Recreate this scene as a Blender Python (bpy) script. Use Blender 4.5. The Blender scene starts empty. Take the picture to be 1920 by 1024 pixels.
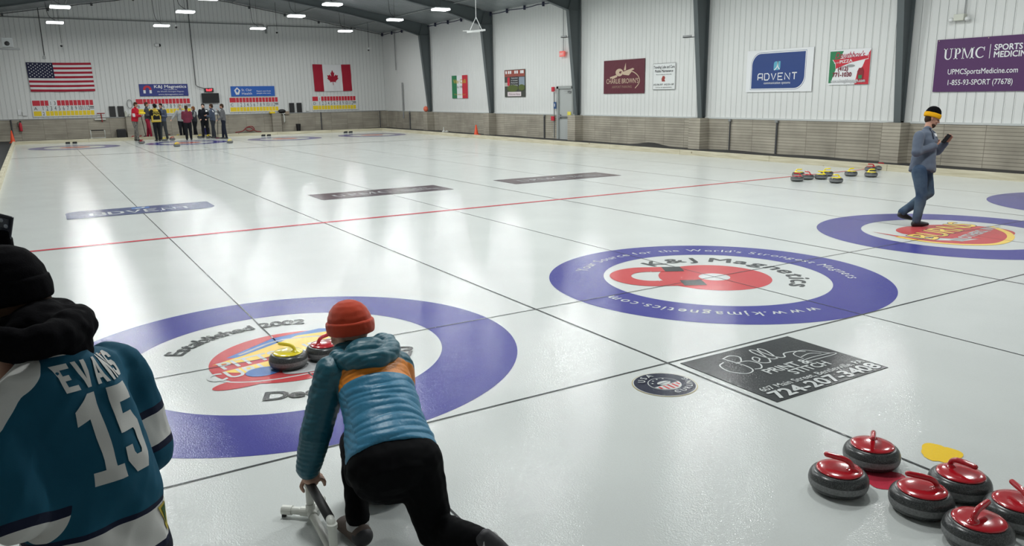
import bpy, bmesh, math, random
from mathutils import Vector, Matrix, Quaternion, noise
from mathutils.bvhtree import BVHTree
random.seed(4)
PI = math.pi
S = bpy.context.scene
COL = S.collection

# ------------------------------------------------------------------ camera, world, exposure
FOC = 1453.8847; PITCH = .2257; ROLL = -.0155; YAW = .5433
CAM = Vector((-1.5244, -5.9963, 2.0007))
fwd = Vector((math.sin(YAW)*math.cos(PITCH), math.cos(YAW)*math.cos(PITCH), -math.sin(PITCH)))
_r = Vector((math.cos(YAW), -math.sin(YAW), 0)); _u = _r.cross(fwd)
rgt = math.cos(ROLL)*_r + math.sin(ROLL)*_u
upv = -math.sin(ROLL)*_r + math.cos(ROLL)*_u
cd = bpy.data.cameras.new('camera'); cam = bpy.data.objects.new('camera', cd); COL.objects.link(cam)
cd.sensor_fit = 'HORIZONTAL'; cd.sensor_width = 36; cd.lens = FOC/1920*36; cd.clip_end = 200; cd.clip_start = .05
M3 = Matrix((rgt, upv, -fwd)).transposed()
cam.matrix_world = Matrix.Translation(CAM) @ M3.to_4x4()
S.camera = cam
S.view_settings.view_transform = 'Standard'; S.view_settings.look = 'None'
S.view_settings.exposure = 0.0; S.view_settings.gamma = 1
W = bpy.data.worlds.new('world'); S.world = W; W.use_nodes = True
W.node_tree.nodes['Background'].inputs[0].default_value = (.75, .8, .85, 1)
W.node_tree.nodes['Background'].inputs[1].default_value = .02
LAMP_W = 136.0
SHEET = 4.7161; TEE = 34.3737; HOG = 6.401

def D(x, y, t):
    """point seen at photo pixel x, y at depth t along the view axis"""
    return CAM + (fwd + rgt*((x-960)/FOC) - upv*((y-512)/FOC))*t
def Zp(x, y, z=0.0):
    d = fwd + rgt*((x-960)/FOC) - upv*((y-512)/FOC)
    return CAM + d*((z-CAM.z)/d.z)

# ------------------------------------------------------------------ materials
MATS = {}
def mat(name, col, rough=.6, metal=0, emit=None, estr=1, spec=.5, coat=0, bump=None, var=None, sheen=0, alpha=None):
    """bump=(scale, strength, distance); var=(scale, darker colour, amount)"""
    if name in MATS: return MATS[name]
    m = bpy.data.materials.new(name); m.use_nodes = True; nt = m.node_tree
    b = nt.nodes['Principled BSDF']
    c = tuple(col)+(1,)
    b.inputs['Base Color'].default_value = c
    b.inputs['Roughness'].default_value = rough; b.inputs['Metallic'].default_value = metal
    b.inputs['Specular IOR Level'].default_value = spec
    b.inputs['Coat Weight'].default_value = coat; b.inputs['Coat Roughness'].default_value = .04
    b.inputs['Sheen Weight'].default_value = sheen
    if emit: b.inputs['Emission Color'].default_value = tuple(emit)+(1,); b.inputs['Emission Strength'].default_value = estr
    tc = nt.nodes.new('ShaderNodeTexCoord')
    if var:
        n = nt.nodes.new('ShaderNodeTexNoise'); n.inputs['Scale'].default_value = var[0]; n.inputs['Detail'].default_value = 5
        nt.links.new(tc.outputs['Object'], n.inputs['Vector'])
        mx = nt.nodes.new('ShaderNodeMix'); mx.data_type = 'RGBA'
        rp = nt.nodes.new('ShaderNodeMapRange'); rp.inputs[1].default_value = .35; rp.inputs[2].default_value = .7; rp.inputs[4].default_value = var[2]
        nt.links.new(n.outputs['Fac'], rp.inputs[0]); nt.links.new(rp.outputs[0], mx.inputs['Factor'])
        mx.inputs['A'].default_value = c; mx.inputs['B'].default_value = tuple(var[1])+(1,)
        nt.links.new(mx.outputs['Result'], b.inputs['Base Color'])
    if bump:
        n = nt.nodes.new('ShaderNodeTexNoise'); n.inputs['Scale'].default_value = bump[0]; n.inputs['Detail'].default_value = 3
        nt.links.new(tc.outputs['Object'], n.inputs['Vector'])
        bp = nt.nodes.new('ShaderNodeBump'); bp.inputs['Strength'].default_value = bump[1]; bp.inputs['Distance'].default_value = bump[2]
        nt.links.new(n.outputs['Fac'], bp.inputs['Height']); nt.links.new(bp.outputs[0], b.inputs['Normal'])
    MATS[name] = m; return m

def ice_paint(name, col, var=None):
    """colour frozen under the pebbled ice: the same wet, pebbled surface on every colour"""
    if name in MATS: return MATS[name]
    m = bpy.data.materials.new(name); m.use_nodes = True; nt = m.node_tree; b = nt.nodes['Principled BSDF']
    b.inputs['Roughness'].default_value = .10; b.inputs['Specular IOR Level'].default_value = .085
    tc = nt.nodes.new('ShaderNodeTexCoord')
    sp = nt.nodes.new('ShaderNodeTexNoise'); sp.inputs['Scale'].default_value = 55; sp.inputs['Detail'].default_value = 4
    pb = nt.nodes.new('ShaderNodeTexVoronoi'); pb.inputs['Scale'].default_value = 130
    nt.links.new(tc.outputs['Object'], sp.inputs['Vector']); nt.links.new(tc.outputs['Object'], pb.inputs['Vector'])
    ad = nt.nodes.new('ShaderNodeMath'); ad.operation = 'ADD'
    nt.links.new(sp.outputs['Fac'], ad.inputs[0]); nt.links.new(pb.outputs['Distance'], ad.inputs[1])
    bp = nt.nodes.new('ShaderNodeBump'); bp.inputs['Strength'].default_value = .5; bp.inputs['Distance'].default_value = .0012
    nt.links.new(ad.outputs[0], bp.inputs['Height']); nt.links.new(bp.outputs[0], b.inputs['Normal'])
    # frost mottling of the frozen surface
    fr = nt.nodes.new('ShaderNodeTexNoise'); fr.inputs['Scale'].default_value = 1.3; fr.inputs['Detail'].default_value = 7
    nt.links.new(tc.outputs['Object'], fr.inputs['Vector'])
    f2 = nt.nodes.new('ShaderNodeTexNoise'); f2.inputs['Scale'].default_value = 90; f2.inputs['Detail'].default_value = 2
    nt.links.new(tc.outputs['Object'], f2.inputs['Vector'])
    mr = nt.nodes.new('ShaderNodeMapRange'); mr.inputs[1].default_value = .3; mr.inputs[2].default_value = .75
    mr.inputs[3].default_value = (.04 if var else .03); mr.inputs[4].default_value = (.9 if var else .06)
    mm = nt.nodes.new('ShaderNodeMath'); mm.operation = 'MULTIPLY_ADD'; mm.inputs[1].default_value = .5; 
    nt.links.new(f2.outputs['Fac'], mm.inputs[0]); nt.links.new(fr.outputs['Fac'], mm.inputs[2]); 
    m2 = nt.nodes.new('ShaderNodeMath'); m2.operation = 'SUBTRACT'; m2.inputs[1].default_value = .25
    nt.links.new(mm.outputs[0], m2.inputs[0]); nt.links.new(m2.outputs[0], mr.inputs[0])
    mx = nt.nodes.new('ShaderNodeMix'); mx.data_type = 'RGBA'
    nt.links.new(mr.outputs[0], mx.inputs['Factor'])
    mx.inputs['A'].default_value = tuple(col)+(1,)
    mx.inputs['B'].default_value = (.62, .66, .66, 1) if not var else tuple(var)+(1,)
    nt.links.new(mx.outputs['Result'], b.inputs['Base Color'])
    MATS[name] = m; return m

ICE = ice_paint('ice_white', (.575, .60, .585), (.53, .553, .54))
ICE_PURPLE = ice_paint('ice_purple', (.036, .034, .245))
ICE_BLACK = ice_paint('ice_black', (.03, .032, .034))
ICE_LINE = ice_paint('ice_line', (.04, .042, .044))
ICE_RED = ice_paint('ice_red', (.50, .045, .05))
ICE_HOG = ice_paint('ice_hog_red', (.55, .012, .04))
ICE_YEL = ice_paint('ice_yellow', (.80, .56, .10))
ICE_TXT = ice_paint('ice_letter_white', (.56, .58, .57), (.5, .52, .52))
ICE_GREY = ice_paint('ice_grey', (.40, .41, .42))
ICE_BLUE = ice_paint('ice_blue', (.06, .16, .42))
ICE_NAVY = ice_paint('ice_navy', (.016, .018, .04))
ICE_PLUM = ice_paint('ice_plum', (.06, .035, .05))
ICE_ADV = ice_paint('ice_slate_blue', (.04, .06, .17))
ICE_SPLR = ice_paint('ice_spill_red', (.50, .02, .05))
ICE_SPLY = ice_paint('ice_spill_yellow', (.85, .55, .02))
ICE_GOLD = ice_paint('ice_gold', (.45, .36, .15))
WALLM = mat('white_wall_metal', (.71, .72, .705), .42, 0, bump=(3, .05, .01))
WALLD = mat('wall_seam', (.27, .28, .28), .6)
CEILM = mat('ceiling_liner', (.36, .39, .40), .33, .5, bump=(2, .1, .02), var=(1.2, (.26, .285, .29), .7))
STEEL = mat('grey_steel_frame', (.095, .112, .116), .5)
FLOORM = mat('black_rubber_floor', (.030, .031, .032), .85, bump=(60, .4, .004), var=(3, (.045, .045, .045), .8))
TRIMW = mat('white_trim', (.55, .57, .56), .5)
GALV = mat('galvanised_grey', (.28, .29, .29), .45, .5)
DARKG = mat('dark_grey_conduit', (.07, .072, .075), .5)
BLACK = mat('black_plastic', (.012, .012, .013), .45)
WHITE = mat('white_plastic', (.72, .73, .72), .5)
PAPER = mat('white_print', (.74, .76, .75), .7)

def brick_mat():
    m = bpy.data.materials.new('taupe_block'); m.use_nodes = True; nt = m.node_tree; b = nt.nodes['Principled BSDF']
    tc = nt.nodes.new('ShaderNodeTexCoord'); sx = nt.nodes.new('ShaderNodeSeparateXYZ'); nt.links.new(tc.outputs['Object'], sx.inputs[0])
    ad = nt.nodes.new('ShaderNodeMath'); ad.operation = 'ADD'; nt.links.new(sx.outputs[0], ad.inputs[0]); nt.links.new(sx.outputs[1], ad.inputs[1])
    cb = nt.nodes.new('ShaderNodeCombineXYZ'); nt.links.new(ad.outputs[0], cb.inputs[0]); nt.links.new(sx.outputs[2], cb.inputs[1])
    br = nt.nodes.new('ShaderNodeTexBrick'); nt.links.new(cb.outputs[0], br.inputs['Vector'])
    br.offset = 0.0; br.squash = 1; br.inputs['Scale'].default_value = 1
    br.inputs['Brick Width'].default_value = 1.08; br.inputs['Row Height'].default_value = .092
    br.inputs['Mortar Size'].default_value = .008; br.inputs['Mortar Smooth'].default_value = .3; br.inputs['Bias'].default_value = 0
    br.inputs['Color1'].default_value = (.42, .385, .315, 1); br.inputs['Color2'].default_value = (.35, .32, .26, 1); br.inputs['Mortar'].default_value = (.20, .18, .145, 1)
    ns = nt.nodes.new('ShaderNodeTexNoise'); ns.inputs['Scale'].default_value = 1.1; ns.inputs['Detail'].default_value = 6
    nt.links.new(tc.outputs['Object'], ns.inputs['Vector'])
    mr = nt.nodes.new('ShaderNodeMapRange'); mr.inputs[1].default_value = .3; mr.inputs[2].default_value = .7; mr.inputs[3].default_value = .78; mr.inputs[4].default_value = 1.15
    nt.links.new(ns.outputs['Fac'], mr.inputs[0])
    mx = nt.nodes.new('ShaderNodeMix'); mx.data_type = 'RGBA'; mx.blend_type = 'MULTIPLY'; mx.inputs['Factor'].default_value = 1
    nt.links.new(br.outputs['Color'], mx.inputs['A']); nt.links.new(mr.outputs[0], mx.inputs['B'])
    nt.links.new(mx.outputs['Result'], b.inputs['Base Color']); b.inputs['Roughness'].default_value = .85
    bp = nt.nodes.new('ShaderNodeBump'); bp.inputs['Strength'].default_value = .5; bp.inputs['Distance'].default_value = .01; bp.invert = True
    nt.links.new(br.outputs['Fac'], bp.inputs['Height']); nt.links.new(bp.outputs[0], b.inputs['Normal'])
    return m
BRICK = brick_mat()
def wood_mat():
    m = bpy.data.materials.new('pine_lumber'); m.use_nodes = True; nt = m.node_tree; b = nt.nodes['Principled BSDF']
    tc = nt.nodes.new('ShaderNodeTexCoord'); mp = nt.nodes.new('ShaderNodeMapping'); mp.inputs['Scale'].default_value = (.6, .6, 9)
    nt.links.new(tc.outputs['Object'], mp.inputs[0])
    n = nt.nodes.new('ShaderNodeTexNoise'); n.inputs['Scale'].default_value = 2.2; n.inputs['Detail'].default_value = 6; nt.links.new(mp.outputs[0], n.inputs['Vector'])
    r = nt.nodes.new('ShaderNodeValToRGB'); r.color_ramp.elements[0].position = .3; r.color_ramp.elements[0].color = (.40, .36, .25, 1)
    r.color_ramp.elements[1].position = .75; r.color_ramp.elements[1].color = (.60, .56, .43, 1); nt.links.new(n.outputs['Fac'], r.inputs[0])
    v = nt.nodes.new('ShaderNodeTexVoronoi'); v.inputs['Scale'].default_value = 1.9; nt.links.new(tc.outputs['Object'], v.inputs['Vector'])
    mr = nt.nodes.new('ShaderNodeMapRange'); mr.inputs[1].default_value = .03; mr.inputs[2].default_value = .09; mr.inputs[3].default_value = .8; mr.inputs[4].default_value = 0
    nt.links.new(v.outputs['Distance'], mr.inputs[0])
    mx = nt.nodes.new('ShaderNodeMix'); mx.data_type = 'RGBA'; nt.links.new(mr.outputs[0], mx.inputs['Factor']); nt.links.new(r.outputs[0], mx.inputs['A'])
    mx.inputs['B'].default_value = (.14, .08, .03, 1); nt.links.new(mx.outputs['Result'], b.inputs['Base Color']); b.inputs['Roughness'].default_value = .7
    return m
WOOD = wood_mat()

# ------------------------------------------------------------------ helpers
def tag(o, label=None, cat=None, group=None, kind=None):
    if label: o['label'] = label
    if cat: o['category'] = cat
    if group: o['group'] = group
    if kind: o['kind'] = kind
    return o
def link_mesh(name, me, m=None, parent=None, smooth=False):
    o = bpy.data.objects.new(name, me); COL.objects.link(o)
    if m:
        for x in (m if isinstance(m, (list, tuple)) else [m]): me.materials.append(x)
    if smooth:
        for p in me.polygons: p.use_smooth = True
    if parent:
        o.parent = parent
        o.matrix_parent_inverse = parent.matrix_basis.inverted() if parent.parent is None else (parent.parent.matrix_basis @ parent.matrix_basis).inverted()
    return o
def obj(name, bm, m=None, parent=None, smooth=False):
    me = bpy.data.meshes.new(name); bmesh.ops.recalc_face_normals(bm, faces=bm.faces) if not getattr(bm, '_keep', False) else None
    bm.to_mesh(me); bm.free()
    return link_mesh(name, me, m, parent, smooth)
def empty(name, loc=(0, 0, 0), rz=0, label=None, cat=None, group=None):
    o = bpy.data.objects.new(name, None); COL.objects.link(o); o.location = loc; o.rotation_euler = (0, 0, rz); o.empty_display_size = .1
    return tag(o, label, cat, group)
def box(bm, x0, x1, y0, y1, z0, z1, bev=0):
    vs = [bm.verts.new(p) for p in ((x0,y0,z0),(x1,y0,z0),(x1,y1,z0),(x0,y1,z0),(x0,y0,z1),(x1,y0,z1),(x1,y1,z1),(x0,y1,z1))]
    fs = [bm.faces.new([vs[i] for i in f]) for f in ((3,2,1,0),(4,5,6,7),(0,1,5,4),(1,2,6,5),(2,3,7,6),(3,0,4,7))]
    if bev:
        es = set(e for f in fs for e in f.edges)
        bmesh.ops.bevel(bm, geom=list(es), offset=bev, segments=2, affect='EDGES', profile=.5)
    return bm
def mbox(*a, bev=0):
    return box(bmesh.new(), *a, bev=bev)
def frames(pts):
    """parallel-transport frames along a path"""
    out = []; n = None
    for i, p in enumerate(pts):
        t = (pts[min(i+1, len(pts)-1)] - pts[max(i-1, 0)]).normalized()
        if n is None:
            a = Vector((0, 0, 1)) if abs(t.z) < .9 else Vector((1, 0, 0))
            n = t.cross(a).normalized()
        n = (n - t*n.dot(t)).normalized(); out.append((n, t.cross(n)))
    return out
def tube(bm, pts, r, seg=10, cap=True):
    pts = [Vector(p) for p in pts]; rs = r if isinstance(r, (list, tuple)) else [r]*len(pts)
    rings = []
    for p, (a, b), q in zip(pts, frames(pts), rs):
        rings.append([bm.verts.new(p + a*math.cos(2*PI*k/seg)*q + b*math.sin(2*PI*k/seg)*q) for k in range(seg)])
    for A, B in zip(rings, rings[1:]):
        for k in range(seg): bm.faces.new((A[k], A[(k+1) % seg], B[(k+1) % seg], B[k]))
    if cap: bm.faces.new(rings[0][::-1]); bm.faces.new(rings[-1])
    return bm
def cap_seg(bm, a, b, ra, rb, seg=12):
    """tapered capsule"""
    a, b = Vector(a), Vector(b); d = (b-a); L = d.length; d = d.normalized() if L > 1e-6 else Vector((0, 0, 1))
    pts, rs = [], []
    for k in range(5):
        t = PI/2*(k/4); pts.append(a - d*ra*math.cos(t)); rs.append(max(ra*math.sin(t), ra*.04))
    n = max(1, int(L/.05))
    for k in range(1, n): pts.append(a + d*L*k/n); rs.append(ra+(rb-ra)*k/n)
    for k in range(5):
        t = PI/2*(k/4); pts.append(b + d*rb*math.sin(t)); rs.append(max(rb*math.cos(t), rb*.04))
    return tube(bm, pts, rs, seg)
def ell(bm, c, ax, ay, az, rx, ry, rz, u=16, v=10):
    """ellipsoid with axes"""
    c = Vector(c); rows = []
    for j in range(v+1):
        t = PI*j/v; s, q = math.sin(t), math.cos(t)
        if j in (0, v): rows.append([bm.verts.new(c + az*rz*q)]); continue
        rows.append([bm.verts.new(c + ax*rx*s*math.cos(2*PI*k/u) + ay*ry*s*math.sin(2*PI*k/u) + az*rz*q) for k in range(u)])
    for j in range(v):
        A, B = rows[j], rows[j+1]
        for k in range(u):
            k2 = (k+1) % u
            if len(A) == 1: bm.faces.new((A[0], B[k2], B[k]))
            elif len(B) == 1: bm.faces.new((A[k], A[k2], B[0]))
            else: bm.faces.new((A[k], A[k2], B[k2], B[k]))
    return bm
def lathe(bm, prof, seg=40, c=(0, 0)):
    rings = []
    for r, z in prof:
        if r < 1e-5: rings.append([bm.verts.new((c[0], c[1], z))])
        else: rings.append([bm.verts.new((c[0]+r*math.cos(2*PI*k/seg), c[1]+r*math.sin(2*PI*k/seg), z)) for k in range(seg)])
    for A, B in zip(rings, rings[1:]):
        for k in range(seg):
            k2 = (k+1) % seg
            if len(A) == 1 and len(B) == 1: continue
            if len(A) == 1: bm.faces.new((A[0], B[k2], B[k]))
            elif len(B) == 1: bm.faces.new((A[k], A[k2], B[0]))
            else: bm.faces.new((A[k], A[k2], B[k2], B[k]))
    return bm
def spline(pts, n=8):
    pts = [Vector(p) for p in pts]; out = []
    P = [pts[0]*2-pts[1]] + pts + [pts[-1]*2-pts[-2]]
    for i in range(1, len(P)-2):
        for k in range(n):
            t = k/n; a, b, c, d = P[i-1], P[i], P[i+1], P[i+2]
            out.append(.5*((2*b)+(c-a)*t+(2*a-5*b+4*c-d)*t*t+(-a+3*b-3*c+d)*t**3))
    out.append(pts[-1]); return out

# flat artwork on a plane: everything in local (u, v), placed by a matrix whose columns are u, v, normal
class Art:
    def __init__(s, origin, U, V, parent=None):
        U = Vector(U).normalized(); V = Vector(V).normalized(); N = U.cross(V)
        s.M = Matrix.Translation(Vector(origin)) @ Matrix((U, V, N)).transposed().to_4x4(); s.parent = parent; s.k = 0; s.step = .0012
    def _put(s, name, bm, m, label=None, h=None):
        if h is None: s.k += 1; h = s.k*s.step
        bm.transform(s.M @ Matrix.Translation((0, 0, h)))
        o = obj(name, bm, m, s.parent)
        if label: o['label'] = label
        return o
    def poly(s, name, pts, m, label=None, h=None):
        return s.polys(name, [pts], m, label, h)
    def polys(s, name, L, m, label=None, h=None):
        bm = bmesh.new(); bm_keep = False
        for pts in L:
            f = bm.faces.new([bm.verts.new((p[0], p[1], 0)) for p in pts]); f.normal_update()
            if f.normal.z < 0: f.normal_flip()
        return s._put(name, bm, m, label, h)
    def rect(s, name, x0, x1, y0, y1, m, label=None, h=None):
        return s.poly(name, [(x0, y0), (x1, y0), (x1, y1), (x0, y1)], m, label, h)
    def ring(s, name, c, r0, r1, m, label=None, h=None, a0=0, a1=2*PI, n=96, sy=1, rot=0):
        bm = bmesh.new(); A = []; cr, sr = math.cos(rot), math.sin(rot)
        full = abs(a1-a0-2*PI) < 1e-6
        def P(r, t):
            x, y = r*math.cos(t), r*math.sin(t)*sy; return bm.verts.new((c[0]+x*cr-y*sr, c[1]+x*sr+y*cr, 0))
        for k in range(n if full else n+1):
            t = a0+(a1-a0)*k/n; A.append((P(r0, t) if r0 > 0 else None, P(r1, t)))
        if r0 <= 0: bm.faces.new([a[1] for a in A])
        else:
            for k in range(n):
                a, b = A[k], A[(k+1) % len(A)]; bm.faces.new((a[0], a[1], b[1], b[0]))
        return s._put(name, bm, m, label, h)
    def stroke(s, name, lines, w, m, label=None, h=None, smooth=True):
        bm = bmesh.new()
        for pts in lines:
            P = [Vector((p[0], p[1], 0)) for p in pts]
            if smooth and len(P) > 2: P = spline(P, 6)
            prev = None
            for i, p in enumerate(P):
                t = (P[min(i+1, len(P)-1)]-P[max(i-1, 0)]).normalized(); nn = Vector((-t.y, t.x, 0))*w/2
                cur = (bm.verts.new(p+nn), bm.verts.new(p-nn))
                if prev: bm.faces.new((prev[0], prev[1], cur[1], cur[0]))
                prev = cur
        for f in bm.faces:
            f.normal_update()
            if f.normal.z < 0: f.normal_flip()
        return s._put(name, bm, m, label, h)
    def text(s, name, txt, x, y, size, m, align='CENTER', bold=0, sx=1, rot=0, label=None, h=None, shear=0, width=None, space=1):
        bm = text_bm(txt, size, bold, align, shear, space)
        if width:
            xs = [v.co.x for v in bm.verts]; w = max(xs)-min(xs); sx = width/w
        bm.transform(Matrix.Translation((x, y, 0)) @ Matrix.Rotation(rot, 4, 'Z') @ Matrix.Diagonal((sx, 1, 1, 1)))
        return s._put(name, bm, m, label, h)
    def arc_text(s, name, txt, c, r, a_start, a_end, size, m, bold=0, inward=False, label=None, sx=1):
        """letters around a circle, tops outward (clockwise), or tops inward (counter-clockwise)"""
        bm = bmesh.new(); ws = []
        for ch in txt:
            ws.append(size*.34 if ch == ' ' else None)
        bms = []
        for ch, w in zip(txt, ws):
            if w is not None: bms.append((None, w)); continue
            b = text_bm(ch, size, bold, 'LEFT'); xs = [v.co.x for v in b.verts]
            x0, x1 = min(xs), max(xs); b.transform(Matrix.Diagonal((sx, 1, 1, 1)) @ Matrix.Translation((-(x0+x1)/2, 0, 0))); bms.append((b, (x1-x0)*sx+size*.1))
        tot = sum(w for _, w in bms); k = (a_end-a_start)/tot; pos = 0
        for b, w in bms:
            t = a_start + k*(pos+w/2); pos += w
            if b is None: continue
            rot = t-PI/2 if not inward else t+PI/2
            b.transform(Matrix.Translation((c[0]+r*math.cos(t), c[1]+r*math.sin(t), 0)) @ Matrix.Rotation(rot, 4, 'Z'))
            me = bpy.data.meshes.new('t'); b.to_mesh(me); b.free(); bm.from_mesh(me); bpy.data.meshes.remove(me)
        return s._put(name, bm, m, label)

def text_bm(txt, size, bold=0, align='CENTER', shear=0, space=1):
    cu = bpy.data.curves.new('t', 'FONT'); cu.body = txt; cu.size = size; cu.align_x = align; cu.resolution_u = 3
    cu.shear = shear; cu.space_character = space; cu.space_line = .9
    o = bpy.data.objects.new('t', cu); COL.objects.link(o)
    me = bpy.data.meshes.new_from_object(o.evaluated_get(bpy.context.evaluated_depsgraph_get()))
    bpy.data.objects.remove(o); bpy.data.curves.remove(cu)
    bm = bmesh.new(); bm.from_mesh(me); bpy.data.meshes.remove(me)
    for f in bm.faces:
        f.normal_update()
        if f.normal.z < 0: f.normal_flip()
    if bold:      # heavier strokes: the same letters laid over each other, shifted a little
        out = bmesh.new(); me = bpy.data.meshes.new('t'); bm.to_mesh(me); bm.free(); d = bold*size*.95
        for k in range(9):
            q = bmesh.new(); q.from_mesh(me); a = 2*PI*k/8; r = d if k < 8 else 0
            bmesh.ops.translate(q, verts=q.verts, vec=(r*math.cos(a), r*math.sin(a), k*.00002)); m2 = bpy.data.meshes.new('t'); q.to_mesh(m2); q.free(); out.from_mesh(m2); bpy.data.meshes.remove(m2)
        bpy.data.meshes.remove(me); bm = out
    bm.verts.ensure_lookup_table(); return bm

def struct(name, bm, m, parent=None):
    o = obj(name, bm, m, parent)
    if not parent: o['kind'] = 'structure'
    return o

# ------------------------------------------------------------------ the hall
XL, XR, YN, YF = -5.3, 19.0, -8.0, 44.2
XC = (XL+XR)/2
def roof(x): return 6.10 + .166*((XR-XL)/2 - abs(x-XC))
LEDGE = 1.10
IX0, IX1, IY0, IY1 = -2.36, 16.62, -5.3, 39.05

struct('floor', mbox(XL-.1, XR+.3, YN-.1, YF+.3, -.2, -.03), FLOORM)
ice = struct('floor_ice', mbox(IX0, IX1, IY0, IY1, -.06, 0), ICE); ice['label'] = 'white pebbled curling ice'
# curling lines frozen in the ice
A = Art((0, 0, 0), (1, 0, 0), (0, 1, 0), ice)
HM = .0012
for i in range(4):
    x = i*SHEET
    A.rect('centre_line', x-.006, x+.006, -3.66, TEE+3.66, ICE_LINE, h=.0030)
for i in range(3):
    x = (i+.5)*SHEET
    A.rect('divider_line', x-.0085, x+.0085, IY0, IY1, ICE_LINE, h=.0036)
for y, nm, m, w in ((0, 'tee_line', ICE_LINE, .012), (-1.829, 'back_line', ICE_LINE, .014), (HOG, 'hog_line', ICE_HOG, .10),
                    (TEE, 'tee_line', ICE_LINE, .012), (TEE+1.829, 'back_line', ICE_LINE, .012), (TEE-HOG, 'hog_line', ICE_LINE, .09)):
    A.rect(nm, IX0, IX1, y-w/2, y+w/2, m, h=.0042)

# timber boards round the ice
def boards(name, x0, x1, y0, y1, n, axis):
    bm = bmesh.new()
    for k in range(n):
        if axis == 'y': a = y0+(y1-y0)*k/n; b = y0+(y1-y0)*(k+1)/n; box(bm, x0, x1, a+.004, b-.004, -.03, .16, bev=.006)
        else: a = x0+(x1-x0)*k/n; b = x0+(x1-x0)*(k+1)/n; box(bm, a+.004, b-.004, y0, y1, -.03, .16, bev=.006)
    struct(name, bm, WOOD)
boards('trim_1', IX1, IX1+.09, IY0, IY1+.09, 12, 'y')
boards('trim_2', IX0-.09, IX0, IY0, IY1+.09, 12, 'y')
boards('trim_3', IX0, IX1, IY1, IY1+.09, 6, 'x')

# block wainscot and pilasters
bm = bmesh.new(); box(bm, XR, XR+.22, YN, 22.52, -.03, LEDGE); box(bm, XR, XR+.22, 23.78, YF+.2, -.03, LEDGE); struct('baseboard_right', bm, BRICK)
struct('baseboard_far', mbox(XL-.2, XR, YF, YF+.2, -.03, LEDGE), BRICK)
struct('baseboard_left', mbox(XL-.22, XL, YN, YF+.2, -.03, LEDGE), BRICK)
FR = [-.45, 7.07, 14.6, 22.1, 29.65, 37.05]
for y in FR:
    struct('pillar', mbox(XR-.42, XR, y-.28, y+.28, -.03, LEDGE), BRICK)
    struct('pillar', mbox(XL, XL+.42, y-.28, y+.28, -.03, LEDGE), BRICK)
for x in (3.35, 11.6):
    struct('pillar', mbox(x-.28, x+.28, YF-.3, YF, -.03, LEDGE), BRICK)
struct('pillar', mbox(XR-.42, XR, YF-.42, YF, -.03, LEDGE), BRICK)

# ribbed metal walls: a profile swept up to the roof line
def ribbed(name, a0, a1, place, top, skip=None):
    bm = bmesh.new(); prof = []; a = a0; P = .235
    while a < a1:
        prof += [(a, 0.0), (a+P-.042, 0.0), (a+P-.034, .008), (a+P-.016, .008), (a+P-.010, 0.0), (a+P-.009, -.006), (a+P-.001, -.006)]
        a += P
    prof = [(min(p[0], a1), p[1]) for p in prof]+[(a1, 0.)]
    prev = None
    for i, (s, d) in enumerate(prof):
        z0 = LEDGE
        if skip and skip[0] < s < skip[1]: z0 = skip[2]
        cur = (bm.verts.new(place(s, d, z0)), bm.verts.new(place(s, d, top(s))))
        if prev and (cur[0].co-prev[0].co).length > 1e-5:
            f = bm.faces.new((prev[0], cur[0], cur[1], prev[1])); f.material_index = 1 if prof[i-1][1] < 0 else 0
        prev = cur
    return struct(name, bm, [WALLM, WALLD])
ribbed('wall_right', YN, YF+.1, lambda s, d, z: (XR+.06-d, s, z), lambda s: 6.16, skip=(22.60, 23.70, 2.33))
ribbed('wall_left', YN, YF+.1, lambda s, d, z: (XL-.06+d, s, z), lambda s: 6.16)
ribbed('wall_far', XL-.1, XR+.1, lambda s, d, z: (s, YF+.06-d, z), lambda s: roof(s)+.02)
wn = mbox(XL-.3, XR+.3, YN-.2, YN, -.03, 8.2); struct('wall_near', wn, WALLM)
bm = bmesh.new(); box(bm, XR-.02, XR+.1, YN, 22.5, LEDGE-.02, LEDGE+.03); box(bm, XR-.02, XR+.1, 23.8, YF, LEDGE-.02, LEDGE+.03)
struct('trim_4', bm, TRIMW)
struct('trim_5', mbox(XL, XR, YF-.02, YF+.1, LEDGE-.02, LEDGE+.03), mat('grey_ledge', (.30, .31, .31), .5))
struct('trim_6', mbox(XL-.1, XL+.02, YN, YF, LEDGE-.02, LEDGE+.03), TRIMW)

# ceiling: two ribbed slopes with seams
bm = bmesh.new()
for sgn in (-1, 1):
    xe = XC+sgn*((XR-XL)/2+.15); prev = None; y = YN-.2; prof = []
    while y < YF+.3:
        prof += [(y, 0), (y+.27, 0), (y+.285, -.012), (y+.315, -.012), (y+.33, 0)]; y += .33
    for yy, d in prof:
        cur = (bm.verts.new((xe, yy, roof(xe)+.02+d)), bm.verts.new((XC, yy, roof(XC)+.02+d)))
        if prev: bm.faces.new((prev[0], prev[1], cur[1], cur[0]))
        prev = cur
struct('ceiling', bm, CEILM)
# straps along the slopes (conduit-like seams)
for i, (x, s) in enumerate(((16.9, 1), (13.2, 1), (9.6, 1), (0.8, -1), (4.2, -1))):
    z = roof(x)
    struct('beam_strap', mbox(x-.03, x+.03, YN, YF, z-.045, z-.02), mat('pale_strap', (.45, .47, .47), .4, .3))

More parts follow.
